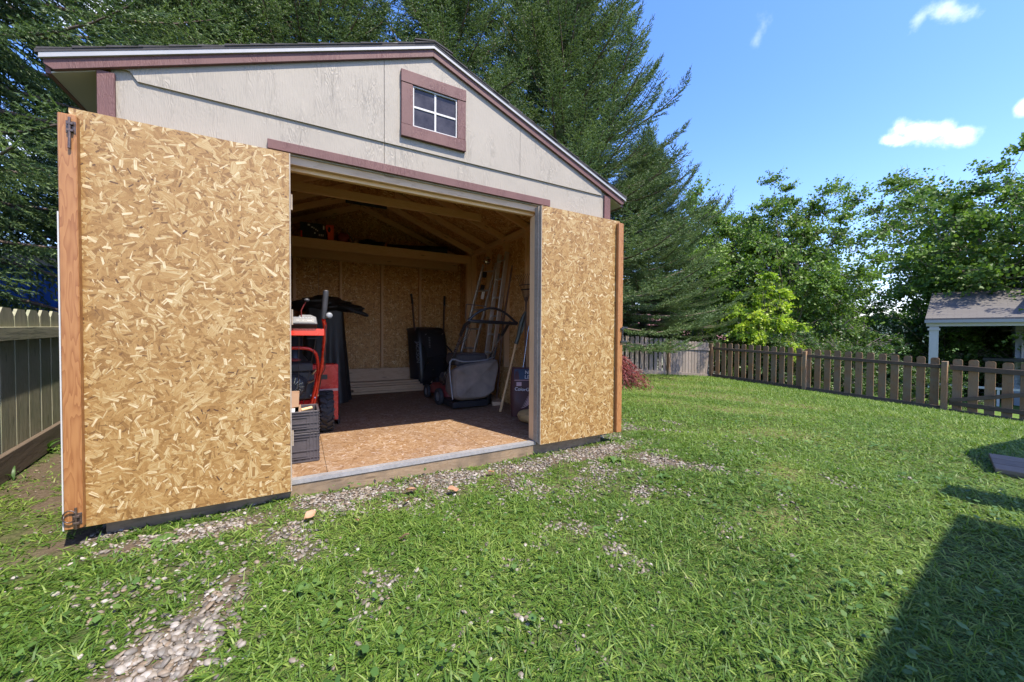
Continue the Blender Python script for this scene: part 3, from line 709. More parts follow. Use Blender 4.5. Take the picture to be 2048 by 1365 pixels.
# rafters with gusset and tie
for i, y in enumerate((2.99, 3.74, 4.35, 5.03, 5.66, 6.20, 6.86)):
    for sgn in (-1, 1):
        x1 = XC+sgn*1.80
        a = (XC+sgn*.01, y, roof_z(XC)-.062); b = (x1, y, roof_z(x1)-.062)
        mb = MB(); mb.beam(a, b, .038, .090); mb.build('rafter', 'pine', shed, bevel=.002)
    if i not in (0, 6):
        mb = MB(); mb.prism([(XC-.30, roof_z(XC-.30)-.13), (XC+.30, roof_z(XC+.30)-.13), (XC+.30, roof_z(XC+.30)-.03), (XC, roof_z(XC)-.03), (XC-.30, roof_z(XC-.30)-.03)], y-.032, y-.021)
        mb.build('gusset', 'dkblue' if i == 5 else 'osb_in', shed)  # loft gusset coloured dark slate, its shade put into the board
mb = MB(); mb.box(-.80, 1.98, 4.30, 4.328, 2.545, 2.635); mb.build('tie_beam', 'pine', shed, bevel=.002)
# roof
for sgn in (-1, 1):
    xe = XC+sgn*2.04
    ze = roof_z(xe)
    mb = MB(); q = [(XC, 3.345), (xe, ze+.002), (xe, ze+.014), (XC, 3.357)]
    if sgn > 0: q = q[::-1]
    mb.prism(q, SY0-.012, SY1+.03); mb.build('roof_sheathing', 'osb_roof', shed)
    q = [(XC, 3.358), (xe+sgn*.025, ze+.010), (xe+sgn*.025, ze+.028), (XC, 3.380)]
    if sgn > 0: q = q[::-1]
    mb = MB(); mb.prism(q, SY0-.044, SY1+.05)
    # ragged shingle courses along the rake
    n = 16
    for k in range(n):
        t0, t1 = k/n, (k+1.15)/n; xa, xb = XC+(xe-XC)*t0, XC+(xe-XC)*t1
        za, zb = roof_z(xa)+.034, roof_z(xb)+.042
        q = [(xa, za), (xb, zb-.008), (xb, zb+.004), (xa, za+.003)]
        if sgn > 0: q = q[::-1]
        mb.prism(q, SY0-.045-rng.random()*.006, SY1+.05)
    mb.build('shingles', 'shingle', shed)
    # fascia board and metal edge on the rake
    q = [(XC, 3.279), (xe-sgn*.035, roof_z(xe-sgn*.035)-.064), (xe, ze-.030), (xe, ze-.001), (XC, 3.343)]
    if sgn > 0: q = q[::-1]
    mb = MB(); mb.prism(q, SY0-.034, SY0-.0125); mb.build('fascia_board', 'mauve', shed, bevel=.002)
    xo = xe+sgn*.012
    q = [(XC, 3.333), (xo, roof_z(xo)-.008), (xo, roof_z(xo)+.040), (XC, 3.387)]
    if sgn > 0: q = q[::-1]
    mb = MB(); mb.prism(q, SY0-.042, SY0-.0345)
    q = [(XC, 3.333), (xo, roof_z(xo)-.008), (xo, roof_z(xo)-.001), (XC, 3.341)]
    if sgn > 0: q = q[::-1]
    mb.prism(q, SY0-.047, SY0-.0425)
    mb.build('drip_edge', 'drip', shed)
    # boxed eave: soffit board and eave fascia
    xw = SX0 if sgn < 0 else SX1
    mb = MB(); a, b = sorted((xw-sgn*.002, xe-sgn*.02)); zs = roof_z(xe)-.066
    q = [(a, roof_z(a)-.069), (b, roof_z(b)-.069), (b, roof_z(b)-.060), (a, roof_z(a)-.060)]; mb.prism(q, SY0-.012, SY1); mb.build('soffit', 'soffit', shed)
    mb = MB(); a, b = sorted((xe-sgn*.019, xe)); mb.box(a, b, SY0-.012, SY1, ze-.066, ze-.002, keepuv=True); mb.build('eave_fascia', 'mauve', shed)
mb = MB(); mb.prism([(XC-.15, 3.343), (XC, 3.383), (XC+.15, 3.343), (XC+.15, 3.352), (XC, 3.394), (XC-.15, 3.352)], SY0-.052, SY1+.05); mb.build('ridge_cap', 'shingle', shed)
# gable window
wx0, wx1, wz0, wz1 = .664, 1.180, 2.616, 3.105
win = MB(); 
for q in ((wx0, wx1, wz1-.092, wz1), (wx0, wx1, wz0, wz0+.090)): win.box(q[0], q[1], SY0-.040, SY0-.0125, q[2], q[3], keepuv=True)
for q in ((wx0+.002, wx0+.088), (wx1-.074, wx1-.002)): win.box(q[0], q[1], SY0-.037, SY0-.0125, wz0+.0905, wz1-.0925, keepuv=True)
win = win.build('window', 'mauve', shed, bevel=.003)
ix0, ix1, iz0, iz1 = wx0+.090, wx1-.076, wz0+.0925, wz1-.0945
mb = MB()
for q in ((ix0, ix0+.008, iz0, iz1), (ix1-.008, ix1, iz0, iz1), (ix0+.008, ix1-.008, iz0, iz0+.008), (ix0+.008, ix1-.008, iz1-.008, iz1)): mb.box(q[0], q[1], SY0-.028, SY0-.0127, q[2], q[3])
mb.build('frame', 'whitep', win)
cxm, czm = (ix0+ix1)/2, (iz0+iz1)/2
mb = MB(); mb.box(cxm-.007, cxm+.007, SY0-.0215, SY0-.016, iz0+.008, iz1-.008); mb.box(ix0+.008, cxm-.0072, SY0-.0215, SY0-.016, czm-.007, czm+.007); mb.box(cxm+.0072, ix1-.008, SY0-.0215, SY0-.016, czm-.007, czm+.007); mb.build('muntin', 'whitep', win)
mb = MB(); mb.box(ix0+.008, ix1-.008, SY0-.0158, SY0-.0127, iz0+.008, iz1-.008); mb.build('pane', 'glass', win)
# header over the doors
mb = MB(); mb.box(-.171, 2.023, SY0-.022, SY0-.0005, 2.325, 2.385, keepuv=True); mb.build('header_trim', 'mauve', shed, bevel=.002)
mb = MB(); mb.box(OX0, OX1, SY0+.013, SY0+.050, 2.262, 2.42); mb.build('header_board', 'lumber', shed, bevel=.002)
mb = MB(); mb.box(OX0, OX1, SY0+.052, SY0+.090, 2.235, 2.42); mb.build('header_board', 'pine', shed, bevel=.002)
for x0, x1 in ((OX0-.036, OX0-.001), (OX1-.018, OX1-.001)):
    mb = MB(); mb.box(x0, x1, SY0+.013, SY0+.105, FZ+.002, 2.234); mb.build('jamb', 'pine', shed, bevel=.003)
for a, b in ((SX0+.06, OX0-.04), (OX1+.002, SX1-.06)): mb = MB(); mb.box(a, b, SY0+.014, SY0+.024, FZ, 2.42); mb.build('front_sheathing', 'osb_in', shed)
# floor, threshold, skids
mb = MB()
fx = [SX0+.02, .17, 1.39, SX1-.02]
for i in range(3): mb.box(fx[i]+.0015, fx[i+1]-.0015, SY0+.004, SY1-.02, FZ-.019, FZ, keepuv=True)
mb.build('floor', 'osb_floor', shed)
mb = MB(); mb.box(OX0-.01, OX1-.022, SY0-.022, SY0+.035, FZ+.0005, FZ+.004); mb.box(OX0-.01, OX1-.022, SY0-.025, SY0-.0225, FZ-.024, FZ+.004); mb.build('threshold', 'galv', shed)
mb = MB(); mb.box(SX0+.01, SX1-.10, SY0-.018, SY0+.020, -.02, FZ-.020); mb.build('rim_board', 'treated', shed, bevel=.003)
for x in (SX0+.25, .4, 1.5, SX1-.35): mb = MB(); mb.box(x, x+.09, SY0+.022, SY1-.02, -.15, FZ-.020); mb.build('skid', 'treated', shed)

# the two doors, swung back against the wall
def door(x0, x1, z0, z1, hinge, post, tilt):
    y0 = SY0-.090; d = MB(); d.box(x0, x1, y0, y0+.011, z0, z1, keepuv=True)
    uvo = rng.random()*20; d.U = [(u+uvo, v+uvo) for u, v in d.U]
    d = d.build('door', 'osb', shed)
    if tilt: 
        pass
    mb = MB(); mb.box(x0+.002, x1-.002, y0+.0415, y0+.053, z0+.004, z1-.002, keepuv=True); mb.build('outer_siding', 'cream', d)
    mb = MB()
    for a, b in ((x0+.003, x0+.04), (x1-.04, x1-.003)): mb.box(a, b, y0+.0115, y0+.041, z0+.003, z1-.003)
    for z in (z0+.003, (z0+z1)/2, z1-.043): mb.box(x0+.041, x1-.041, y0+.0115, y0+.041, z, z+.04)
    mb.build('core_frame', 'lumber', d)
    hx = hinge
    mb = MB(); sg = 1 if hx > (x0+x1)/2 else -1
    a, b = sorted((hx+sg*.001, hx+sg*.007)); mb.box(a, b, y0-.004, y0+.052, z0+.002, z1-.001); mb.build('metal_edge', 'edge', d)
    a, b, c, e = post
    mb = MB(); mb.box(a, b, y0-.0395, y0-.0005, c, e); pb = mb.build('closing_post', 'fir', d, bevel=.004)
    for z in (.45, 1.25, 2.0):
        mb = MB(); mb.tube([(hx+sg*.012, y0+.060, z-.05), (hx+sg*.012, y0+.060, z+.05)], .006, 8); mb.box(min(hx, hx-sg*.03), max(hx, hx-sg*.03), y0+.0535, y0+.056, z-.045, z+.045)
        mb.build('hinge', 'edge', d)
    return d, pb, y0
dl, pl, dy = door(-1.020, -.052, .120, 2.290, -.052, (-1.047, -.979, .132, 2.243), 0)
dr, pr, dy = door(1.886, 2.832, .152, 2.292, 1.886, (2.782, 2.850, .158, 2.262), 0)
# second metal edge (astragal) at the hinge side of the right door
mb = MB(); mb.box(1.868, 1.876, SY0-.060, SY0-.001, .168, 2.29); mb.box(1.8775, 1.880, SY0-.064, SY0-.001, .168, 2.29); mb.build('door_stop', 'edge', shed)
# thin white painted strip behind left closing post
mb = MB(); mb.box(-1.053, -1.0475, dy-.036, dy+.04, .13, 1.75); mb.build('weather_strip', 'whitep', dl)
# barrel bolts on left door
def bolt(z, up):
    s = 1 if up else -1; y = dy-.0395
    mb = MB(); x = -1.012
    mb.box(x-.004, x+.032, y-.003, y-.0005, z-.030, z+.030)
    for k in (-.020, .014): mb.box(x+.002, x+.026, y-.016, y-.0032, z+k-.006, z+k+.006)
    b = mb.build('barrel_bolt', 'bronze', dl, bevel=.001)
    mb = MB(); mb.tube([(x+.012, y-.010, z-.055 if up else z-.050), (x+.012, y-.010, z+.045 if up else z+.06)], .0055, 10)
    if up: mb.tube([(x+.012, y-.010, z-.055), (x+.011, y-.012, z-.11)], .006, 8)
    else:
        mb.tube([(x+.006+.024*math.cos(t)-.016, y-.014, z+.020+.030*math.sin(t)) for t in [k*.5 for k in range(1, 13)]], .0035, 6)
    mb.build('bolt_rod', 'bronze', dl)
bolt(2.178, True); bolt(.185, False)
# T handle going through right closing post
mb = MB(); y = dy-.041
mb.box(2.815, 2.858, y-.014, y, 1.195, 1.215); mb.beam((2.842, y-.008, 1.20), (2.832, y-.008, 1.085), .012, .010, up=(0, 1, 0)); mb.box(2.815, 2.90, y-.012, y+.004, 1.065, 1.085); mb.box(2.835, 2.91, y-.010, y+.006, 1.21, 1.226)
mb.build('latch_handle', 'black', dr, bevel=.002)

# ------------------------------------------------------------------ things in the shed
def wheel(mb_t, mb_r, c, axis, r, w, lugs=0, n=28):
    """tyre and rim around axis through c"""
    ax = Vector(axis).normalized(); mt = ax.to_track_quat('Z', 'Y').to_matrix().to_4x4(); mt.translation = Vector(c)
    h = w/2
    mb_t.lathe([(r*.55, -h*.7), (r*.72, -h), (r*.93, -h*.95), (r, -h*.6), (r, h*.6), (r*.93, h*.95), (r*.72, h), (r*.55, h*.7), (r*.55, -h*.7)], n, mt)
    mb_r.lathe([(0, -h*.45), (r*.22, -h*.5), (r*.24, -h*.3), (r*.50, -h*.3), (r*.56, -h*.72), (r*.56, h*.72), (r*.50, h*.3), (r*.24, h*.3), (r*.22, h*.5), (0, h*.45)], n, mt)
    if lugs:
        for k in range(lugs):
            for s in (-1, 1):
                a = 2*math.pi*(k+.25*(s+1))/lugs
                q = mt @ Matrix.Rotation(a, 4, 'Z') @ Matrix.Translation((r+.004, 0, s*h*.46)) @ Matrix.Rotation(s*.55, 4, 'X')
                mb_t.box(-.010, .012, -.011, .011, -h*.52, h*.50, M=q)
                q = mt @ Matrix.Rotation(a+math.pi/lugs, 4, 'Z') @ Matrix.Translation((r-.004, 0, s*h*.90))
                mb_t.box(-.014, .010, -.012, .012, -h*.12, h*.12, M=q)

# snow blower -------------------------------------------------
sb = thing('snow_blower', 'red walk-behind snow blower with chunky tyre parked just inside the doorway', 'snow blower', (-.03, 4.2, FZ))
mb = MB()   # auger housing
C0 = -.03
for sx in (C0-.39, C0+.37):
    mb.prism([(4.38, FZ+.06), (4.70, FZ+.03), (4.86, FZ+.12), (4.90, FZ+.40), (4.80, FZ+.62), (4.52, FZ+.655), (4.44, FZ+.62), (4.42, FZ+.30)], sx, sx+.012, 'x')
G = []
for k in range(13):
    t = k/12*math.pi*.95+.15; G.append([(x, 4.68-.27*math.sin(t), FZ+.35+.30*math.cos(t)) for x in (C0-.376, C0+.368)])
mb.grid(G, smooth=True); mb.box(C0-.15, C0+.15, 4.10, 4.42, FZ+.17, FZ+.34)
mb.box(C0+.13, C0+.388, 4.372, 4.384, FZ+.07, FZ+.655)
hs_ = mb.build('auger_housing', 'red', sb, bevel=.004)
mb = MB(); mb.box(C0+.13, C0+.386, 4.3690, 4.3715, FZ+.375, FZ+.400); mb.build('stripe', 'pinkp', hs_)
mb = MB(); mb.box(C0+.20, C0+.285, 4.3685, 4.3715, FZ+.50, FZ+.55); mb.build('warning_label', 'black', hs_)
mb = MB(); mb.box(C0+.386, C0+.412, 4.45, 4.62, FZ, FZ+.10); mb.build('skid_shoe', 'black', sb, bevel=.008)
for sx in (-1, 1):
    t_, r_ = MB(), MB(); wheel(t_, r_, (C0+sx*.265, 4.235, FZ+.198), (1, 0, 0), .188, .125, 15)
    w = t_.build('wheel', 'rubber', sb); r_.build('rim', 'red', w)
mb = MB()   # engine
mb.box(C0-.17, C0+.155, 4.02, 4.34, FZ+.36, FZ+.62); mb.box(C0-.14, C0+.14, 4.00, 4.30, FZ+.622, FZ+.70); mb.ell((C0-.02, 4.02, FZ+.50), (.12, .06, .11), 16)
mb.lathe([(0, 0), (.10, 0), (.105, .02), (.09, .045), (.03, .05), (0, .05)], 20, Matrix.Translation((C0-.02, 4.0, FZ+.49)) @ Matrix.Rotation(R_(90), 4, 'X'))
mb.build('engine', 'dkgrey', sb, bevel=.012)
mb = MB()
for k in range(14):
    a = k/14*2*math.pi; mb.beam((C0-.02+.03*math.cos(a), 3.945, FZ+.49+.03*math.sin(a)), (C0-.02+.085*math.cos(a), 3.947, FZ+.49+.085*math.sin(a)), .003, .004)
for p_, q_ in (((.10, .52), (.155, .545)), ((.12, .40), (.16, .37)), ((.135, .60), (.165, .64))):
    mb.tube([(C0+p_[0], 3.99, FZ+p_[1]), (C0+q_[0], 3.98, FZ+q_[1])], .012, 8)
mb.ell((C0+.165, 4.0, FZ+.47), (.035, .03, .04), 12); mb.ell((C0+.17, 4.02, FZ+.40), (.03, .03, .028), 10)
mb.build('engine_fitting', 'steel', sb)
mb = MB(); mb.ell((C0-.01, 3.98, FZ+.735), (.052, .02, .015), 14); mb.build('starter_grip', 'dkred', sb)
mb = MB(); mb.lathe([(0, 0), (.12, 0), (.13, .05), (.09, .10), (.085, .30), (0, .30)], 18, Matrix.Translation((C0-.02, 4.66, FZ+.64))); mb.build('chute', 'black', sb)
mb = MB()   # handle frame
for s in (-1, 1):
    mb.tube([(C0+s*.13, 4.10, FZ+.22), (C0+s*.175, 3.95, FZ+.45), (C0+s*.205, 3.72, FZ+.72), (C0+s*.212, 3.60, FZ+.84), (C0+s*.213, 3.45, FZ+1.02), (C0+s*.200, 3.36, FZ+1.09)], .0145, 10)
mb.tube([(C0-.145, 3.95, FZ+.36), (C0-.175, 3.86, FZ+.60), (C0-.165, 3.80, FZ+.78), (C0-.12, 3.78, FZ+.835), (C0-.06, 3.775, FZ+.85), (C0+.06, 3.775, FZ+.85), (C0+.12, 3.78, FZ+.835), (C0+.165, 3.80, FZ+.78), (C0+.175, 3.86, FZ+.60), (C0+.12, 3.98, FZ+.30)], .0135, 10)
mb.box(C0-.21, C0+.205, 3.385, 3.40, FZ+.965, FZ+1.018)
mb.build('handle_frame', 'redo', sb)
mb = MB(); mt_ = Matrix.Translation((C0-.01, 3.37, FZ+1.045)) @ Matrix.Rotation(R_(-25), 4, 'X')
mb.prism([(-.18, 0), (.168, 0), (.160, .065), (.120, .085), (.045, .085), (.035, .065), (-.055, .065), (-.065, .085), (-.16, .085), (-.18, .06)], -.02, .10, 'y')
mb.V = [tuple(mt_ @ Vector(v)) for v in mb.V]; pn = mb.build('control_panel', 'dkgrey', sb, bevel=.005)
mb = MB(); mb.box(.0, .15, -.0225, -.0205, .008, .060, M=mt_); mb.build('panel_plate', 'panelgrey', pn)
mb = MB(); mb.box(.008, .142, -.0242, -.0227, .014, .046, M=mt_); mb.build('panel_print', 'black', pn)
mb = MB()
for x, w in ((.022, .018), (.062, .010), (.095, .034)): mb.box(x, x+w, -.0252, -.0244, .026, .032, M=mt_)
for k in range(5): mb.box(.045+k*.019, .055+k*.019, -.0236, -.0228, .051, .056, M=mt_)
mb.build('panel_marks', 'grey', pn)
for s in (-1, 1):
    mb = MB(); mb.tube([(C0+s*.198, 3.35, FZ+1.10), (C0+s*.205, 3.335, FZ+1.17), (C0+s*.215, 3.32, FZ+1.31)], [.015, .020, .021], 12); mb.ell((C0+s*.2155, 3.319, FZ+1.312), (.019, .019, .012), 12); mb.build('grip', 'dkgrey', sb)
mb = MB(); mb.lathe([(0, -.008), (.022, -.008), (.024, 0), (.022, .008), (.008, .010), (0, .010)], 20, Matrix.Translation((C0+.240, 3.335, FZ+1.125)) @ Matrix.Rotation(R_(80), 4, 'X')); mb.tube([(C0+.20, 3.36, FZ+1.10), (C0+.24, 3.34, FZ+1.12)], .006, 6); mb.build('knob', 'grey', sb)
mb = MB(); mb.tube([(C0+.045, 3.38, FZ+1.11), (C0+.045, 3.37, FZ+1.16), (C0+.075, 3.35, FZ+1.225)], .0045, 6); lv = mb.build('lever', 'dkred', sb)
mb = MB(); mb.ell((C0+.083, 3.345, FZ+1.24), (.020, .016, .013), 12, noise=.1); mb.build('lever_knob', 'dkgrey', lv)
mb = MB()
for a, b in (((C0+.03, 3.42, FZ+.96), (C0+.02, 3.93, FZ+.36)), ((C0+.15, 3.42, FZ+.95), (C0+.06, 3.95, FZ+.33)), ((C0+.08, 3.42, FZ+.94), (C0+.16, 3.42, FZ+.942))): mb.tube([a, b], .0028, 5)
mb.tube([(C0+.215, 3.40, FZ+1.06), (C0+.222, 3.42, FZ+.94), (C0+.212, 3.52, FZ+.80), (C0+.225, 3.66, FZ+.68), (C0+.205, 3.80, FZ+.60), (C0+.19, 3.92, FZ+.46), (C0+.17, 4.0, FZ+.42)], .004, 6)
mb.tube([(C0+.20, 3.40, FZ+1.09), (C0+.20, 3.52, FZ+.93), (C0+.195, 3.6, FZ+.85)], .004, 6)
mb.build('cable', 'dkgrey', sb)

# folding crates ------------------------------------------------
def crate(z0, z1, y0, y1, label):
    x0, x1 = -.36, .127
    t = thing('storage_crate', label, 'crate', ((x0+x1)/2, (y0+y1)/2, z0), 'folding crates stacked by the door')
    h = z1-z0; mb = MB()
    mb.box(x0+.012, x1-.012, y0+.012, y1-.012, z0, z0+.008)
    for (a0, a1, b0, b1, n) in ((x0, x1, y0, y0+.010, 'f'), (x0, x1, y1-.010, y1, 'b'), (x0, x0+.010, y0+.0105, y1-.0105, 'l'), (x1-.010, x1, y0+.0105, y1-.0105, 'r')):
        mb.box(a0, a1, b0, b1, z0+.001, z1-.001)
    bd = mb.build('body', 'crate', t, bevel=.002)
    mb = MB()
    e = .007
    for k, zz in enumerate((z0+.004, z0+.030, z0+.30*h+.02, z1-.030, z1-.010)):
        hgt = .007 if k != 0 else .010
        mb.box(x0-.004, x1+.002, y0-e, y0-.0005, zz, zz+hgt); mb.box(x1+.0005, x1+e, y0+.004, y1+.002, zz, zz+hgt)
    for xx in (x1-.012, x1-.036, x1-.060, x1-.205, x1-.23): mb.box(xx, xx+.007, y0-e+.001, y0-.0007, z0+.002, z1-.001)
    for yy in (y0+.015, y0+.05, y0+.15, y0+.25): mb.box(x1+.0007, x1+e-.001, yy, yy+.007, z0+.002, z1-.001)
    q0, q1, r0, r1 = x1-.185, x1-.075, z0+.045, z1-.045
    if r1-r0 > .05:
        for a in ((q0, q1, r0, r0+.005), (q0, q1, r1-.005, r1), (q0, q0+.005, r0+.006, r1-.006), (q1-.005, q1, r0+.006, r1-.006)): mb.box(a[0], a[1], y0-.006, y0-.0006, a[2], a[3])
    for k in range(7): mb.box(x1+.001, x1+.009, y0-.004+k*.004*0, y0+.003, z0+.02+k*h/8, z0+.02+k*h/8+.006)
    mb.build('ribs', 'crate', t)
    mb = MB()
    for xx in (x1-.175, x1-.135, x1-.10): mb.box(xx, xx+.022, y0-.0012, y0-.0003, z1-.052 if h > .2 else z0+.016, (z1-.044) if h > .2 else z0+.024)
    for xx in (x1-.165, x1-.115): mb.box(xx, xx+.026, y0-.0012, y0-.0003, z0+.017, z0+.027)
    mb.build('slots', 'black', t)
    return t
crate(FZ+.001, .386, 3.248, 3.56, 'charcoal folding crate at the bottom of the pair beside the doorway')
crate(.388, .552, 3.252, 3.564, 'charcoal folding crate resting on another and holding small boxes')
def carton(name, x0, x1, y0, y1, z0, z1, mat, label, tilt=0, open_=True):
    c = Vector(((x0+x1)/2, (y0+y1)/2, z0)); mt_ = Matrix.Translation(c) @ Matrix.Rotation(tilt, 4, 'Y'); w, d, h = (x1-x0)/2, (y1-y0)/2, z1-z0; mb = MB()
    mb.box(-w, w, -d, -d+.003, 0, h, M=mt_); mb.box(-w, w, d-.003, d, 0, h, M=mt_); mb.box(-w, -w+.003, -d+.0032, d-.0032, 0, h, M=mt_); mb.box(w-.003, w, -d+.0032, d-.0032, 0, h, M=mt_); mb.box(-w+.0032, w-.0032, -d+.0032, d-.0032, 0, .004 if open_ else h-.002, M=mt_)
    return one(name, mb, mat, label, 'box')
carton('cardboard_box', -.16, -.012, 3.30, 3.42, .42, .69, 'card', 'open brown cardboard box standing tallest in the upper crate', .04)
carton('white_box', -.18, -.035, 3.262, 3.296, .42, .575, 'white', 'small white box in front of the cardboard box in the crate', .03)
carton('gift_box', -.03, .028, 3.30, 3.38, .42, .582, 'card', 'small pale-edged carton beside the white box in the crate', -.12)
mb = MB(); mb.tube([(.012, 3.31, .552), (.085, 3.33, .562)], .013, 12); one('paint_roller', mb, 'tan', 'short tan roller lying across the top of the upper crate', 'roller')

# draped black sheeting on something tall -------------------
t = thing('covered_bin', 'tall bin draped to the floor in black plastic sheeting behind the snow blower', 'covered bin', (.32, 6.05, FZ))
G = []
q = random.Random(3)
ph = [q.random()*6 for _ in range(5)]
for i in range(22):
    z = FZ+1.33*(1-i/21); row = []
    for k in range(72):
        a = 2*math.pi*k/72; ca, sa = math.cos(a), math.sin(a)
        sq = 1/max(abs(ca), abs(sa))**.75
        fold = 1+(.020+.045*(i/21))*(math.sin(a*7+ph[0]+i*.05)+.7*math.sin(a*13+ph[1])*min(1, i/9)+.5*math.sin(a*4+ph[2]-i*.09))
        w = (.235+.085*(i/21)**1.2)
        row.append((.32+w*1.02*ca*sq*fold, 6.05+w*.9*sa*sq*fold, z))
    G.append(row)
mb = MB(); mb.grid(G, closev=True, uvs=(.05, .02)); mb.poly([Vector(p) for p in G[0]]); mb.build('sheeting', 'tarp', t, subsurf=1)
def crumple(name, c, rad, seed, mat, n=40, amp=.35):
    q = random.Random(seed); W = [(q.uniform(1, 5), q.uniform(1, 6), q.uniform(0, 6), q.uniform(.3, 1)) for _ in range(7)]
    G = []
    for i in range(n//2+1):
        th = math.pi*i/(n//2); row = []
        for k in range(n):
            a = 2*math.pi*k/n; e = 1+amp*sum(w[3]*math.sin(w[0]*round(1)*th*2+round(w[1])*a+w[2]) for w in W)/7
            row.append((c[0]+rad[0]*e*math.sin(th)*math.cos(a), c[1]+rad[1]*e*math.sin(th)*math.sin(a), c[2]+rad[2]*e*math.cos(th)))
        G.append(row)
    mb = MB(); mb.grid(G, closev=True, uvs=(.03, .03)); return mb
mb = crumple('b', (.30, 6.0, 1.545), (.36, .24, .115), 4, 'tarp', amp=.6)
mb2 = crumple('b', (.62, 5.85, 1.50), (.20, .10, .050), 8, 'tarp', amp=.7)
for m2, off in ((mb2, 0),):
    i0 = len(mb.V); mb.V += m2.V; mb.F += [tuple(i+i0 for i in f) for f in m2.F]; mb.U += m2.U; mb.Rn += m2.Rn; mb.S += m2.S
for k in range(5): mb.tube([(.48+.05*k, 5.78, 1.52-.012*k), (.60+.055*k, 5.72, 1.49-.02*k), (.66+.05*k, 5.70, 1.44-.012*k)], [.03, .028, .016], 8)
one('plastic_sheet_bundle', mb, 'tarp', 'crumpled bundle of black plastic heaped on top of the draped bin', 'plastic sheet')

# lumber along the back wall --------------------------------
defs = [(FZ+.001, .040, 6.40, 6.58, .66, 2.0, .0), (FZ+.042, .040, 6.41, 6.58, .74, 2.1, .01), (FZ+.083, .036, 6.39, 6.57, .60, 1.85, -.005), (FZ+.120, .036, 6.42, 6.60, .68, 2.2, 0), (FZ+.157, .035, 6.43, 6.60, .55, 2.0, .006)]
labs = ['bottommost pale board of the lumber stack on the shed floor', 'second board up in the stack along the back wall', 'middle board of the lumber stack, ending further left', 'fourth board up in the lumber stack on the floor', 'topmost flat board of the stack, below the board on edge']
for i, (z, h, y0, y1, x0, x1, tw) in enumerate(defs):
    mb = MB(); mb.beam((x0, (y0+y1)/2, z+h/2), (x1, (y0+y1)/2+tw, z+h/2), y1-y0, h-.003); one('lumber_board', mb, 'lumber', labs[i], 'board', 'boards stacked along the back wall', bevel=.003)
mb = MB(); mb.beam((.62, 6.66, .385), (2.1, 6.66, .375), .030, .34, up=(0, .25, 1)); one('lumber_board', mb, 'lumber', 'wide board standing on edge against the back wall behind the stack', 'board', 'boards stacked along the back wall', bevel=.003)

# wheelbarrow leaning upright --------------------------------
t = thing('wheelbarrow', 'black wheelbarrow tipped up on end against the back wall with handles in the air', 'wheelbarrow', (1.98, 6.5, FZ))
wb = Matrix.Translation((2.07, 6.40, FZ+.04)) @ Matrix.Rotation(R_(7), 4, 'Z') @ Matrix.Rotation(R_(-8), 4, 'X')
G = []
for i, (s, dpt, w) in enumerate(((.0, .22, .30), (.02, .05, .33), (.10, .0, .345), (.6, -.02, .355), (.95, .0, .35), (1.06, .05, .335), (1.09, .20, .32))):
    row = []
    for k in range(13):
        u_ = -1+2*k/12; row.append((w*u_*(1 if abs(u_) < .95 else 1.02), (.0 if abs(u_) < .8 else (abs(u_)-.8)*1.2)+dpt, s))
    G.append(row)
mb = MB(); mb.M = wb; mb.grid(G, uvs=(.1, .06)); tr = mb.build('tray', 'black', t, solid=.008, subsurf=1)
for s in (-1, 1):
    mb = MB(); mb.M = wb; mb.tube([(s*.20, .14, .05), (s*.235, .12, .6), (s*.285, .09, 1.15), (s*.305, .06, 1.50)], .017, 10)
    h = mb.build('handle', 'dkwood', t); mb = MB(); mb.M = wb; mb.tube([(s*.305, .06, 1.48), (s*.322, .06, 1.66)], .021, 10); mb.build('grip', 'black', h)
mb = MB(); mb.M = wb
for s in (-1, 1): mb.tube([(s*.21, -.05, .75), (s*.24, -.24, .60), (s*.235, -.25, .48), (s*.20, -.05, .30)], .012, 8)
mb.tube([(-.235, -.25, .52), (.235, -.25, .52)], .009, 8); mb.build('legs', 'black', t)
t_, r_ = MB(), MB(); wheel(t_, r_, tuple(wb @ Vector((.0, -.07, .03))), tuple(wb.to_3x3() @ Vector((1, 0, 0))), .14, .08)
w = t_.build('wheel', 'rubber', t); r_.build('rim', 'dkgrey', w)
mb = MB(); mb.M = wb
for k, (x, z) in enumerate(((-.15, .92), (.17, .93), (-.14, .42), (.16, .42), (-.05, .30))): mb.beam((x, -.045, z), (x+.025, -.045, z+.018), .005, .006)
mb.build('bolt_heads', 'steel', t)
fr = wb @ frame((-.300, -.036, .62), (0, 0, -1), (0, -1, 0)); 
lettering('lettering', 'JACKSON', .085, 'grey', fr, t)
mb = MB(); mb.M = wb
for k in range(7): mb.box(-.085, -.055, -.0360, -.0335, .70+k*.028, .712+k*.028)
mb.build('warning_label', 'grey', t)

# lawn mower --------------------------------------------------
t = thing('lawn_mower', 'old push lawn mower with bulging grey grass bag and black loop handle', 'lawn mower', (1.95, 5.1, FZ))
CX = 1.97
mb = MB()
G = []
for z, sx, sy in ((.10, .25, .36), (.20, .25, .36), (.235, .22, .32), (.25, .12, .2)):
    G.append([(CX+sx*max(-1, min(1, 1.25*math.cos(a))), 5.32+sy*max(-1, min(1, 1.2*math.sin(a))), FZ+z) for a in [2*math.pi*k/24 for k in range(24)]])
mb.grid(G, closev=True); mb.poly(G[-1]); mb.build('deck', 'dkred', t)
mb = MB(); mb.lathe([(0, .0), (.15, 0), (.155, .10), (.13, .16), (.05, .175), (0, .175)], 20, Matrix.Translation((CX-.02, 5.32, FZ+.25))); mb.box(CX-.16, CX-.03, 5.05, 5.2, FZ+.25, FZ+.40); mb.box(CX-.2, CX-.14, 5.1, 5.25, FZ+.30, FZ+.36)
mb.build('engine', 'dkgrey', t, bevel=.008)
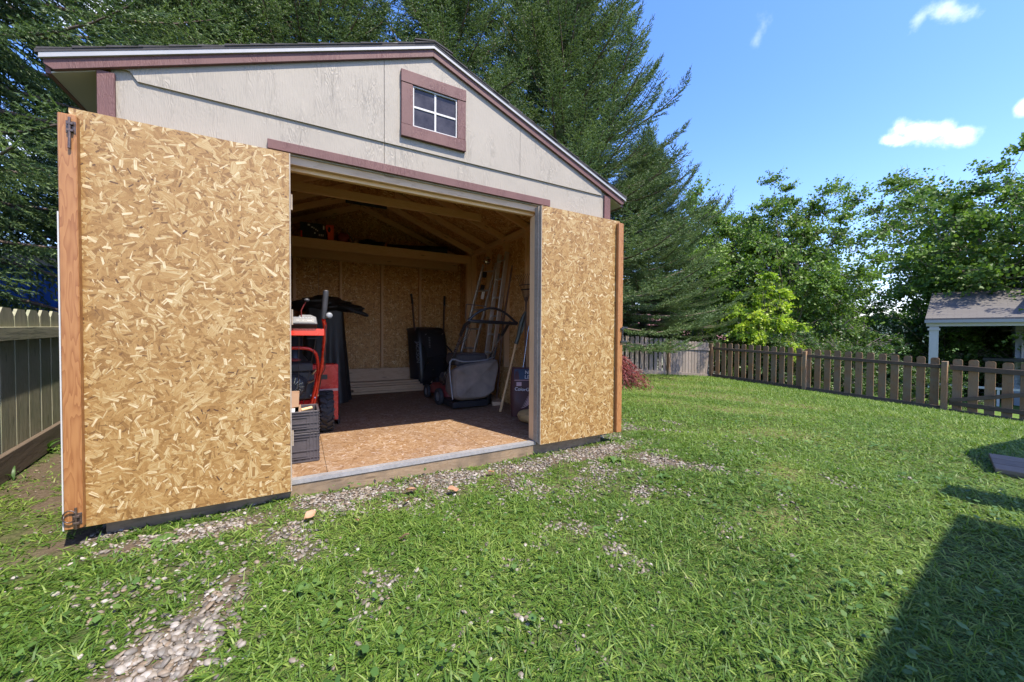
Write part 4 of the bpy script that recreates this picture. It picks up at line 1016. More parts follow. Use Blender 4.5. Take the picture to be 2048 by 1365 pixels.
mb = MB(); mb.ell((CX-.14, 5.02, FZ+.36), (.035, .03, .03), 10, noise=.3); mb.tube([(CX-.20, 5.03, FZ+.44), (CX-.22, 5.0, FZ+.38), (CX-.19, 5.0, FZ+.31)], .008, 6); mb.build('carburettor', 'brass', t)
for x, y, r in ((CX-.29, 5.02, .115), (CX+.29, 5.02, .115), (CX-.26, 5.66, .10), (CX+.26, 5.66, .10)):
    t_, r_ = MB(), MB(); wheel(t_, r_, (x, y, FZ+r), (1, .05, 0), r, .062); w = t_.build('wheel', 'rubber', t); r_.build('rim', 'grey', w)
# bag
G = []
for i, (y, s, zt, zb) in enumerate(((5.00, .80, .44, .18), (4.90, 1., .50, .14), (4.78, 1.06, .55, .115), (4.62, 1.08, .60, .10), (4.54, 1.04, .60, .115), (4.51, .95, .57, .15))):
    row = []
    for k in range(28):
        a = 2*math.pi*k/28; cx_, sz_ = math.cos(a), math.sin(a)
        px_ = CX+.06+(.305*s)*math.copysign(abs(cx_)**.45, cx_)*(1+.02*math.sin(k*2.1+i)); mid_ = (zt+zb)/2; hh = (zt-zb)/2
        lean = .06*(cx_ if cx_ > 0 else 0)*(1 if sz_ > 0 else -.0)
        pz_ = FZ+mid_+hh*math.copysign(abs(sz_)**.4, sz_)*(1+.025*math.sin(k*1.3+i*2))+lean-(.10*(cx_ > .3 and sz_ < 0)*-.5)
        sag = .03*math.sin((px_-CX)*4) if sz_ > .5 else 0
        row.append((px_+(.03 if sz_ > 0 else -.02)*(1 if cx_ > 0 else .2), y+.02*math.sin(k), pz_+sag))
    G.append(row)
mb = MB(); mb.grid(G, closev=True, uvs=(.1, .06)); mb.poly(list(reversed(G[-1])), smooth=True); bag = mb.build('grass_bag', 'bagcloth', t, subsurf=1)
mb = MB(); mb.tube([(CX-.262, 4.56, FZ+.14), (CX-.285, 4.60, FZ+.62), (CX-.1, 4.585, FZ+.615), (CX+.15, 4.585, FZ+.625), (CX+.34, 4.60, FZ+.66)], .010, 8); mb.build('bag_frame', 'grey', bag)
mb = MB(); mb.box(CX-.26, CX+.24, 4.55, 4.98, FZ+.02, FZ+.105); mb.build('rear_flap', 'black', t, bevel=.01)
mb = MB(); mb.box(CX-.20, CX+.25, 4.60, 5.0, FZ+.56, FZ+.72, M=None); mb.build('bag_lid', 'dkgrey', t, bevel=.03)
mb = MB()
mb.tube([(CX-.245, 4.98, FZ+.28), (CX-.235, 4.75, FZ+.56), (CX-.232, 4.45, FZ+.88), (CX-.235, 4.22, FZ+1.08)], .013, 8)
mb.tube([(CX+.27, 4.98, FZ+.28), (CX+.30, 4.75, FZ+.56), (CX+.335, 4.45, FZ+.88), (CX+.345, 4.22, FZ+1.08)], .013, 8)
mb.build('handle_tube', 'steel', t)
mb = MB()
L_, R__ = CX-.235, CX+.355
mb.tube([(L_, 4.36, FZ+.97), (L_, 4.22, FZ+1.09), (L_+.03, 4.12, FZ+1.135)], .021, 10); mb.tube([(R__-.01, 4.36, FZ+.97), (R__-.01, 4.22, FZ+1.09), (R__-.03, 4.12, FZ+1.13)], .021, 10)
mb.tube([(L_+.02, 4.12, FZ+1.135), (L_+.15, 4.10, FZ+1.13), (R__-.12, 4.10, FZ+1.12), (R__+.06, 4.12, FZ+1.115)], .021, 10)
N_ = 16
mb.tube([(L_+(R__+.07-L_)*(k/N_), 4.12-.06*math.sin(math.pi*k/N_), FZ+1.135+.165*math.sin(math.pi*(k/N_)**.85)-.02*k/N_) for k in range(N_+1)], [.020]+[.015]*(N_-1)+[.024], 10)
mb.build('loop_handle', 'black', t)
mb = MB()
mb.tube([(L_-.012, 4.12, FZ+1.12), (L_-.04, 4.10, FZ+1.17), (L_-.045, 4.08, FZ+1.30), (L_-.02, 4.07, FZ+1.325), (L_+.20, 4.07, FZ+1.31)], .0045, 6)
mb.tube([(R__-.17, 4.09, FZ+1.12), (R__-.165, 4.06, FZ+1.24)], .005, 6)
for k in range(3): mb.tube([(L_+.02*k, 4.14, FZ+1.08-.02*k), (L_+.035, 4.25, FZ+.98-.03*k), (L_-.02+.01*k, 4.42, FZ+.84), (L_-.03+.02*k, 4.70, FZ+.55), (L_-.02, 4.95, FZ+.36)], .0035, 5)
mb.build('cable', 'dkgrey', t)

# ladders on the right wall -----------------------------------
def ladder(foot, top, wdir, w, mat, label, rails=.024, dep=.065, n=8, group='ladders against the right wall'):
    t = thing('ladder', label, 'ladder', foot, group); f, tp, wd = Vector(foot), Vector(top), Vector(wdir).normalized(); d = tp-f
    nrm = d.cross(wd).normalized()
    for s in (-.5, .5):
        mb = MB(); mb.beam(f+wd*w*s, tp+wd*w*s, rails, dep, up=tuple(nrm)); mb.build('rail', mat, t, bevel=.003)
    for k in range(n):
        c = f+d*((k+.6)/n); mb = MB(); mb.tube([c-wd*w*.48, c+wd*w*.48], .014, 8); mb.build('rung', mat, t)
    return t
ld1 = ladder((2.40, 5.10, FZ), (2.615, 4.90, 2.33), (.08, -1, 0), .20, 'alu', 'tall narrow aluminium ladder leaning on the right wall behind the mower', n=8)
ld2 = ladder((2.10, 5.45, FZ), (2.56, 5.24, 2.22), (.55, -1, 0), .24, 'alu', 'aluminium step ladder with black and white labels left of the taller ladder', n=7, dep=.05)
mb = MB()
for k, z in enumerate((2.10, 1.90)): mb.beam((2.50-.02*k, 5.28+.03*k, z), (2.49-.03*k, 5.29+.03*k, z-.09), .07, .012, up=(-1, -.6, 0))
mb.build('black_label', 'black', ld2)
mb = MB(); mb.beam((2.475, 5.28, 1.80), (2.455, 5.29, 1.68), .05, .012, up=(-1, -.6, 0)); mb.build('white_label', 'white', ld2)
mb = MB(); mb.lathe([(0, -.03), (.055, -.03), (.06, 0), (.055, .03), (0, .03)], 18, Matrix.Translation((2.52, 5.26, 2.27)) @ Matrix.Rotation(R_(70), 4, 'X')); mb.build('pulley', 'steel', ld2)
mb = MB()
for a, b in (((1.93, 4.78, .93), (2.02, 5.10, 1.55)), ((2.08, 4.80, .93), (2.14, 5.1, 1.55))): mb.beam(a, b, .02, .03)
# tools
def tool(name, label, pts, rad, mat, cat, group=None, extra=None):
    mb = MB(); mb.tube(pts, rad, 10)
    if extra: return mb
    return one(name, mb, mat, label, cat, group)
mb = MB(); mb.tube([(2.595, 4.60, 2.10), (2.52, 4.72, 1.3), (2.46, 4.80, .17)], [.012, .016, .016], 10); one('wooden_pole', mb, 'dkwood', 'dark wooden pole leaning on the right wall beside the ladder', 'pole')
t = thing('garden_rake', 'fan rake standing tines-up between the wall stud and the door jamb', 'rake', (2.45, 4.10, FZ))
mb = MB(); mb.tube([(2.44, 4.00, FZ), (2.50, 4.08, 1.3), (2.52, 4.10, 1.62)], .012, 8); mb.build('handle', 'dkwood', t)
mb = MB()
for k in range(9):
    s = (k-4)/4; mb.tube([(2.52, 4.10, 1.52), (2.52+s*.03, 4.10-s*.075, 1.72), (2.50+s*.04, 4.10-s*.11, 1.86), (2.46+s*.045, 4.08-s*.12, 1.90)], .0028, 5)
mb.beam((2.49, 4.18, 1.715), (2.55, 4.02, 1.715), .010, .014); mb.beam((2.475, 4.20, 1.775), (2.56, 4.0, 1.775), .008, .01); mb.build('tines', 'black', t)
t = thing('long_handled_shovel', 'spade with pale ash handle and grey-green blade turned upwards', 'shovel', (2.19, 4.17, FZ))
mb = MB(); mb.tube([(2.19, 4.17, FZ+.01), (2.40, 4.13, 1.06)], .0165, 12); mb.build('handle', 'tan', t)
mb = MB(); mb.tube([(2.39, 4.13, 1.02), (2.42, 4.12, 1.12), (2.455, 4.10, 1.30), (2.50, 4.08, 1.43)], [.024, .022, .030, .012], 12)
G = [[(2.43+.07*i/6+w*.06*math.sin(math.pi*min(1, (i+1.5)/6)), 4.10-w*.10*math.sin(math.pi*min(1, (i+1.2)/7)), 1.14+.30*i/6) for w in (-1, -.5, 0, .5, 1)] for i in range(7)]
G = [[(1-.65)*Vector(p)+.65*Vector(row[2]) for p in row] for row in G]
mb.grid(G); mb.build('blade', 'greenish', t, solid=.003)
t = thing('black_shovel', 'black shovel standing blade-down behind the tan handle', 'shovel', (2.28, 4.75, FZ))
mb = MB(); mb.tube([(2.30, 4.75, .42), (2.45, 4.7, 1.15)], .015, 8); mb.build('handle', 'black', t)
G = [[(2.24+w*.085+.03*i/5, 4.74-.02*abs(w), FZ+.01+.26*i/5) for w in (-1, -.5, 0, .5, 1)] for i in range(6)]
mb = MB(); mb.grid(G); mb.build('blade', 'black', t, solid=.006)
mb = MB(); mb.tube([(2.30, 3.95, .30), (2.42, 3.98, .8), (2.50, 4.0, 1.25)], .008, 6); one('metal_rod', mb, 'steel', 'thin metal rod leaning behind the printed sack', 'rod')
# sacks
def sack(name, c, w, d, h, rot, mat, label, lean=0, seed=1):
    mt_ = Matrix.Translation(c) @ Matrix.Rotation(rot, 4, 'Z') @ Matrix.Rotation(lean, 4, 'X')
    G = []; q = random.Random(seed)
    for i in range(15):
        t_ = i/14; z = h*t_; th = d*(.18+.82*math.sin(math.pi*min(1, max(0, t_*.97+.015)))**.5); ww = w*(.93+.07*math.sin(math.pi*t_))
        row = []
        for k in range(28):
            a = 2*math.pi*k/28; ca, sa = math.cos(a), math.sin(a)
            row.append(mt_ @ Vector((ww/2*math.copysign(abs(ca)**.5, ca), th/2*math.copysign(abs(sa)**.8, sa)*(1+.10*math.sin(3*ca+i*.8)), z+.008*math.sin(k*1.7+seed))))
        G.append(row)
    mb = MB(); mb.grid(G, closev=True, uvs=(.05, .03)); mb.poly(G[-1]); mb.poly(list(reversed(G[0])))
    return mb, mt_
t = thing('printed_sack', 'upright dark brown garden sack printed with pale fronds, behind the right jamb', 'sack', (2.40, 3.80, FZ))
mb, smt = sack('s', (2.40, 3.78, FZ), .50, .16, .58, R_(-30), 'brownbag', '', R_(-10)); mb.build('body', 'brownbag', t)
def onbag(x0, x1, z0, z1, off=.0, shear=0.):
    P = []
    n = 5
    for i in range(n+1):
        row = []
        for j in range(n+1):
            x = x0+(x1-x0)*i/n; z = z0+(z1-z0)*j/n; t_ = z/.58
            th = .16*(.18+.82*math.sin(math.pi*min(1, max(0, t_*.97+.015)))**.5)
            sa = (1-(min(.999, abs(x)/.23))**4)**.4 if abs(x) < .229 else .1
            row.append(smt @ Vector((x+shear*(z-z0), -th/2*sa*1.10-.003-off, z)))
        P.append(row)
    m_ = MB(); m_.grid(P); return m_
onbag(-.20, .20, .44, .565).build('dark_blue_panel', 'bluebag', t)
m_ = onbag(-.20, .20, .425, .432, .002); m_.build('pale_band', 'pinkp', t)
m_ = onbag(-.175, -.115, .36, .405, .002); m_.build('logo_patch', 'pinkp', t)
m_ = MB(); q = random.Random(6)
for k in range(11):
    zb = .10+.022*k; x0 = -.12+.012*k; P = []
    for i in range(9):
        s_ = i/8; x = x0+s_*(.20-.012*k); z = zb+s_*s_*.10+.06*s_; wd = .006*math.sin(math.pi*s_)+.0006
        th = .16*(.18+.82*math.sin(math.pi*min(1, z/.58*.97+.015))**.5); yy = -th/2*(1-min(.98, abs(x)/.23)**4)**.4*1.10-.005
        P.append([smt @ Vector((x, yy, z-wd)), smt @ Vector((x, yy, z+wd))])
    m_.grid(P)
m_.build('frond_print', 'pinkp', t)
def bagtxt(s_, x, z, size, mat): lettering('lettering', s_, size, mat, smt @ frame((x, -.108 if z < .45 else -.075, z), (1, 0, -.05), (0, -1, .15)), t)
bagtxt('ColorGUARD', -.035, .315, .055, 'white'); bagtxt('NG', -.03, .52, .06, 'white'); bagtxt('LE', -.05, .465, .06, 'white')
m_ = onbag(-.02, .05, .085, .135, .004); m_.build('seal_print', 'pinkp', t)
G = []
for i in range(13):
    a0 = math.pi*i/12; row = []
    for k in range(24):
        a = 2*math.pi*k/24; r_ = math.sin(a0)**.55
        row.append((2.33+.22*math.cos(a0)+.05*math.sin(a)*0, 3.48+.20*r_*math.cos(a)-(.22*math.cos(a0))*.25, max(FZ+.002, FZ+.075+.085*r_*math.sin(a)+.008*math.sin(k+i))))
    G.append(row)
mb = MB(); mb.grid(G, closev=True, uvs=(.04, .04)); one('tan_sack', mb, 'tansack', 'plump tan sack lying flat on the floor before the printed sack', 'sack', subsurf=1)
mb = MB(); mb.beam((2.35, 4.55, FZ+.03), (2.62, 5.3, FZ+.03), .14, .05); one('timber_offcut', mb, 'lumber', 'flat timber offcut on the floor beside the grass bag', 'board', bevel=.003)
t = thing('wall_panel', 'loose chipboard sheet leaning low against the right wall by the sacks', 'panel', (2.6, 4.7, FZ))
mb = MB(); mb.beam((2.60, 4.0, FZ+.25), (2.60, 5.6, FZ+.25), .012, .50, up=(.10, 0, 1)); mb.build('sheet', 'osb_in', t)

# things in the loft ------------------------------------------
LZ = 2.512
t = thing('tool_box_carton', 'black carton with a bright orange end and white lettering in the loft', 'box', (.24, 6.4, LZ))
mb = MB(); mb.box(.02, .36, 6.31, 6.52, LZ, LZ+.25); mb.build('carton', 'black', t, bevel=.003)
mb = MB(); mb.prism([(.385, LZ), (.46, LZ), (.46, LZ+.25), (.362, LZ+.25), (.352, LZ+.20), (.372, LZ+.13)], 6.30, 6.525); mb.build('orange_end', 'orange', t)
mb = MB(); mb.lathe([(0, 0), (.026, 0), (.026, .002), (0, .002)], 20, Matrix.Translation((.398, 6.300, LZ+.18)) @ Matrix.Rotation(R_(90), 4, 'X') @ Matrix.Diagonal((.8, 1.5, 1, 1))); mb.build('emblem', 'black', t)
mb = MB()
for x, z, w, h in ((.115, .205, .030, .022), (.160, .180, .026, .016), (.192, .168, .010, .018), (.215, .150, .014, .020), (.235, .138, .016, .014), (.20, .095, .016, .022), (.26, .07, .012, .03), (.285, .07, .012, .03), (.31, .07, .012, .03), (.315, .17, .02, .06)):
    mb.box(x, x+w, 6.306, 6.3095, LZ+z, LZ+z+h)
mb.build('white_print', 'white', t)
mb = MB(); mb.box(.022, .045, 6.305, 6.3095, LZ+.02, LZ+.12); mb.build('orange_print', 'orange', t)
mb = MB(); mb.lathe([(0, -.10), (.06, -.10), (.085, -.07), (.09, 0), (.085, .07), (.06, .10), (0, .10)], 20, Matrix.Translation((.60, 6.42, LZ+.095)) @ Matrix.Rotation(R_(90), 4, 'X')); one('red_reel', mb, 'dkred', 'dull red hose reel lying in the loft beside the orange box', 'reel')
mb = MB(); mb.ell((.775, 6.40, LZ+.055), (.050, .05, .055), 18); mb.tube([(.775, 6.40, LZ+.10), (.775, 6.40, LZ+.125)], .018, 10); one('brass_ball', mb, 'brass', 'small round brass-coloured lamp fitting in the loft', 'fitting')
mb = MB(); mb.tube([(.66, 6.45, LZ+.24), (.735, 6.38, LZ+.07)], .009, 8); one('grey_tube', mb, 'grey', 'thin grey tube propped at a slant beside the red reel', 'tube')
mb = crumple('d', (1.05, 6.55, LZ+.07), (.22, .18, .075), 12, 'tarp', amp=.5); one('dark_cloth_pile', mb, 'tarp', 'dark heap of cloth on the middle of the loft floor', 'cloth pile')
mb = MB(); mb.tube([(1.30, 6.62, LZ+.06), (2.28, 6.40, LZ+.085)], .078, 18); one('rolled_mat', mb, 'tarp', 'long black roll lying along the right side of the loft', 'roll')

# ------------------------------------------------------------------ fences
def picket(mb, x, y, z0, z1, w, ax, th=.018, style='dog'):
    """vertical board: ax = unit vector along the fence"""
    n = Vector((-ax[1], ax[0], 0)); a = Vector((ax[0], ax[1], 0)); c = Vector((x, y, 0))
    k = w*.24; prof = [(-w/2, z0), (w/2, z0), (w/2, z1-k), (w/2-k*.9, z1), (-w/2+k*.9, z1), (-w/2, z1-k)]
    if style == 'round': prof = [(-w/2, z0), (w/2, z0), (w/2, z1-k), (w/2-k*.35, z1-k*.35), (w/2-k, z1), (-w/2+k, z1), (-w/2+k*.35, z1-k*.35), (-w/2, z1-k)]
    r = rng.random(); f = [c+a*p[0]-n*th/2+Vector((0, 0, p[1])) for p in prof]; b = [p+n*th for p in f]; o = rng.random()*9
    uv = [(p[1]+o, p[0]+o) for p in prof]
    mb.poly(f, uv, r); mb.poly(list(reversed(b)), list(reversed(uv)), r)
    for i in range(len(f)):
        j = (i+1) % len(f); mb.poly([f[i], b[i], b[j], f[j]], [(0, 0), (0, th), (.3, th), (.3, 0)], r)
# left fence
A, B = Vector((-1.60, 1.8, 0)), Vector((-2.42, 7.7, 0)); d = (B-A).normalized(); L = (B-A).length
t = thing('picket_fence', 'grey-green weathered board fence with chamfered tops behind the left shed door', 'fence', A)
n = Vector((-d.y, d.x, 0))
i = 0; s_ = .05
while s_ < L:
    p = A+d*s_; top = 1.325+.035*(p.y-4.3)/1.3*.6+rng.uniform(-.006, .006)
    mb = MB(); picket(mb, p.x, p.y, .05, top, .240, d, .019); mb.build('picket', 'fence_l', t); s_ += .262+rng.uniform(-.006, .006)
for k in range(3):
    p0, p1 = A+d*(L*k/3), A+d*(L*(k+1)/3)
    r0 = n*-.032
    mb = MB(); a, b = p0+r0, p1+r0; a.z = 1.125+.045*(p0.y-4.3)/1.3*.4; b.z = 1.125+.045*(p1.y-4.3)/1.3*.4; mb.beam(a, b, .038, .105); mb.build('rail', 'fence_l', t, bevel=.004)
    mb = MB(); a, b = p0+n*-.034, p1+n*-.034; a.z = .13; b.z = .15; mb.beam(a, b, .040, .20); mb.build('base_board', 'rail', t, bevel=.004)
# right and back fences
FXR, FYB = 12.9, 8.3
def topz(y): return .60+(y-1.5)*.0412
def botz(y): return -.65+(y-1.5)*.0395
t = thing('picket_fence', 'brown picket fence with open gaps running down the right side of the lawn', 'fence', (FXR, 5, -.5))
for y in (5.38, 2.63):
    mb = MB(); mb.box(FXR-.075, FXR+.03, y-.048, y+.048, botz(y)-.2, topz(y)-.07); mb.build('post', 'fence_r', t, bevel=.005)
y = 2.63+.17
while y < 8.2:
    mb = MB(); picket(mb, FXR+.045, y, botz(y)+.06, topz(y)+rng.uniform(-.012, .012), .142, (0, 1), .02, 'round'); mb.build('picket', 'fence_r', t); y += .229+rng.uniform(-.004, .004)
for a, b in ((2.68, 5.33), (5.43, 8.22)):
    mb = MB(); mb.beam((FXR+.016, a, topz(a)-.20), (FXR+.016, b, topz(b)-.20), .036, .085); mb.build('rail', 'rail', t, bevel=.004)
    mb = MB(); mb.beam((FXR+.014, a, botz(a)+.06), (FXR+.014, b, botz(b)+.06), .036, .17); mb.build('base_board', 'rail', t, bevel=.004)
# gate
t = thing('garden_gate', 'wooden picket gate with a diagonal brace at the far right end of the fence', 'gate', (FXR, 1.6, -.6))
y = 2.45
while y > -.4:
    mb = MB(); picket(mb, FXR+.045, y, botz(y)+.06, topz(y)+rng.uniform(-.01, .01), .145, (0, 1), .02, 'round'); mb.build('picket', 'fence_r', t); y -= .232
for za, zb, h in ((-.20, -.20, .10), (.0, .0, .10)):
    pass
mb = MB(); mb.beam((FXR+.014, 2.56, topz(2.6)-.20), (FXR+.014, -.4, topz(-.4)-.20), .038, .11); mb.build('rail', 'rail', t, bevel=.004)
mb = MB(); mb.beam((FXR+.014, 2.56, botz(2.6)+.24), (FXR+.014, -.4, botz(-.4)+.24), .038, .09); mb.build('rail', 'rail', t, bevel=.004)
mb = MB(); mb.beam((FXR-.024, 2.54, botz(2.6)+.30), (FXR-.024, .30, topz(.3)-.26), .034, .085); mb.build('brace', 'rail', t, bevel=.004)
mb = MB(); mb.beam((FXR+.014, 2.56, botz(2.6)+.04), (FXR+.014, -.4, botz(-.4)+.04), .038, .13); mb.build('base_board', 'rail', t, bevel=.004)
# back fence
t = thing('picket_fence', 'grey board fence along the back of the lawn under the spruces', 'fence', (9, FYB, 0))
def bt(x): return 1.09-(x-8.65)*.053
def bb(x): return -.02-(x-8.65)*.095
for x in (FXR, 10.60, 7.9, 5.2):
    mb = MB(); mb.box(x-.05, x+.05, FYB-.085, FYB+.015, bb(x)-.1, bt(x)-(.02 if x > 12 else .07)); mb.build('post', 'fence_r' if x > 9 else 'fence_b', t, bevel=.005)
x = FXR-.14
while x > 10.7:
    mb = MB(); picket(mb, x, FYB+.03, bb(x)+.05, bt(x)+rng.uniform(-.012, .012), .142, (1, 0), .018, 'round'); mb.build('picket', 'fence_b', t); x -= .163
x = 10.60-.12
while x > 3.2:
    mb = MB(); picket(mb, x, FYB+.03, bb(x)+.05, bt(x)+.02+rng.uniform(-.015, .015), .150, (1, 0), .018, 'round'); mb.build('picket', 'fence_b', t); x -= .215
for a, b in ((10.66, FXR-.06), (7.96, 10.54), (5.26, 7.84)):
    mb = MB(); mb.beam((a, FYB+.001, bt(a)-.24), (b, FYB+.001, bt(b)-.24), .036, .10); mb.build('rail', 'fence_b', t, bevel=.004)
    mb = MB(); mb.beam((a, FYB-.001, bb(a)+.06), (b, FYB-.001, bb(b)+.06), .036, .17); mb.build('base_board', 'fence_b', t, bevel=.004)

# ------------------------------------------------------------------ trees
def shoots_mesh(P, D, L, T, k=9, nl=.036, nw=.0085, droop=0.):
    """needle-covered shoots as loose triangles"""
    n = len(P); D = norm(D); out_ = []
    a = norm(np.cross(D, np.array([.3, .2, 1.])+NR.normal(0, .1, (n, 3)))); b = np.cross(D, a)
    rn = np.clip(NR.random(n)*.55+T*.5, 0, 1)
    w = (.011+.004*NR.random(n))[:, None]
    for v in (a, b): out_.append((np.stack([P-v*w, P+v*w, P+D*L[:, None]*1.03], 1), rn*.8))
    for i in range(k):
        ph = NR.random(n)*6.283; r_ = a*np.cos(ph)[:, None]+b*np.sin(ph)[:, None]
        c = P+D*(L*(i+.3)/k)[:, None]; ll = nl*(.8+.5*NR.random(n))[:, None]
        tip = c+(D*.75+r_*.75)*ll; tw = np.cross(D, r_)*nw
        out_.append((np.stack([c-tw, c+tw, tip], 1), np.clip(rn*.75+.25*NR.random(n), 0, 1)))
    return np.concatenate([o[0] for o in out_]), np.concatenate([o[1] for o in out_])
def spruce(seed, H, R, z0=.6, upturn=1.0, dz=.42, sp=.19, shoot=.165, hang=.35, power=.8, wh=7):
    q = np.random.default_rng(seed); P, D, Ls, Ts = [], [], [], []; limbs = MB(); Z = np.array([0, 0, 1.])
    z = z0
    while z < H-.3:
        fr = (z-z0)/(H-z0)
        nb = wh if fr < .85 else 5
        for b in range(nb):
            az = 2*math.pi*(b+q.random()*.8)/nb+z*2.4
            bt_ = q.random(); Lb = R*(1-fr)**power*(.78+.38*q.random())*(1 if z > 1.5 else .8)+.15
            if Lb < .2: continue
            m_ = max(6, int(Lb/.16)); t_ = np.linspace(0, 1, m_)
            e0 = R_(8)+R_(38)*fr+q.normal(0, .10)
            # out, sagging in the middle, tip turning up
            hd = np.array([math.cos(az), math.sin(az), 0]); sd = np.array([-math.sin(az), math.cos(az), 0])
            el = e0-R_(26)*(1-fr)*np.sin(t_*math.pi*.8)+R_(46)*upturn*t_**2.2*(.6+.5*q.random())
            st = Lb/(m_-1); pts = np.zeros((m_, 3)); pts[0] = (0, 0, z)
            cv = q.normal(0, .25)
            for i in range(1, m_):
                dd = hd*math.cos(el[i])+Z*math.sin(el[i])+sd*cv*t_[i]*.5; pts[i] = pts[i-1]+dd/np.linalg.norm(dd)*st
            limbs.tube([tuple(p) for p in pts[::max(1, m_//6)]], [max(.004, .012+.010*Lb*(1-i/6)) for i in range(len(pts[::max(1, m_//6)]))], 5, cap=False)
            ns = int(Lb/(sp*.72))
            for j in range(ns):
                tt = .14+.86*(j+q.random()*.6)/ns; f = tt*(m_-1); i = min(m_-2, int(f)); p = pts[i]+(pts[i+1]-pts[i])*(f-i); dr = norm((pts[i+1]-pts[i])[None])[0]
                for side in (-1, 1):
                    if q.random() < .10: continue
                    l2 = (.22+.52*math.sin(min(1, (1-tt)*1.25+.12)*math.pi*.55))*min(1, Lb*.55)*(.7+.5*q.random())
                    up_ = (-hang*(1-fr*.8)*(1-tt*.6)+.30*tt+q.normal(0, .14))
                    d2 = dr*.72+sd*side*.75+Z*up_; d2 /= np.linalg.norm(d2)
                    nsh = max(2, int(l2/.055)); ts = (np.arange(nsh)+.5*q.random(nsh))/nsh
                    bend = Z[None]*(ts**2*l2*(-.30*hang*2*(1-tt)+.18))[:, None]
                    pp = p+d2*(ts*l2)[:, None]+bend
                    perp = np.cross(d2, Z); perp /= max(1e-6, np.linalg.norm(perp)); sg = np.where(np.arange(nsh) % 2 == 0, 1., -1.)
                    dd = d2*.8+perp*(sg*.62)[:, None]+Z*(q.normal(.02, .22, nsh)-hang*.25)[:, None]
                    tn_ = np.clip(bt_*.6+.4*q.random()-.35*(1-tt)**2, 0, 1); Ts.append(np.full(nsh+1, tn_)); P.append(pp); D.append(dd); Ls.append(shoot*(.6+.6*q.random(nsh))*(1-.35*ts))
                    # leader shoot
                    P.append((p+d2*l2*.82+Z*bend[-1][2])[None]); D.append((d2+Z*.15)[None]); Ls.append(np.array([shoot*1.1]))
            Ts.append(np.array([bt_])); P.append(pts[-1][None]-dr*.02); D.append((dr+Z*.2)[None]); Ls.append(np.array([shoot*1.5]))
        z += dz*(.8+.4*q.random())*(1-.3*fr)
    return np.concatenate(P), np.concatenate(D), np.concatenate(Ls), np.concatenate(Ts), limbs
def trunk_mb(H, r, lean=.02, seed=1):
    q = random.Random(seed); mb = MB(); mb.tube([(lean*k*math.sin(k), lean*k*math.cos(k*1.3), H*k/8-(1.9 if k == 0 else .3)) for k in range(9)], [r*(1-.93*k/8)+.01+(.06 if k == 0 else 0) for k in range(9)], 12); return mb
def make_spruce(label, seed, H, R, **kw):
    t = thing('spruce_tree', label, 'spruce', (0, 0, 0), 'spruces around the shed')
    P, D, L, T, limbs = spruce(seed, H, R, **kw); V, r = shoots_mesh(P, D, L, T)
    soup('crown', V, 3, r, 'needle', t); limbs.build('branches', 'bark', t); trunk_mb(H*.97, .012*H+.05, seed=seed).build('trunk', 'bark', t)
    print('spruce shoots', len(P), 'tris', len(V))
    return t
def place(t, x, y, rz=0, s=(1, 1, 1), z=None):
    t.location = (x, y, gzf(x, y)-.1 if z is None else z); t.rotation_euler = (0, 0, rz); t.scale = s; return t
def copy_tree(t, label):
    c = t.copy(); COL.objects.link(c); c['label'] = label
    for ch in list(t.children): k = ch.copy(); COL.objects.link(k); k.parent = c
    return c
sA = place(make_spruce('tallest spruce, rising behind the right end of the shed roof out of the picture', 1, 17.5, 5.3, power=.85, z0=1.7, wh=9), 7.9, 10.6, .4)
sB = make_spruce('hanging-branched spruce directly behind the shed roof ridge', 2, 15, 3.7, hang=.95, upturn=.5, power=.6, wh=7)
place(sB, 3.9, 10.9, 1.)
place(copy_tree(sB, 'spruce behind the left half of the shed roof'), .3, 11.0, 2.9, (1., 1., .95))
place(copy_tree(sB, 'spruce filling the sky left of the shed above the fence'), -4.4, 7.5, 4.2, (.92, .92, .98), 1.25)
place(copy_tree(sA, 'broad spruce at the back fence corner, trunk showing above the boards'), 11.7, 10.3, 3.6, (.62, .62, .50), gzf(11.7, 10.3)+.75)
place(copy_tree(sA, 'spruce partly hidden behind the far left corner of the shed'), -2.2, 12.3, 5., (.9, .9, .9))

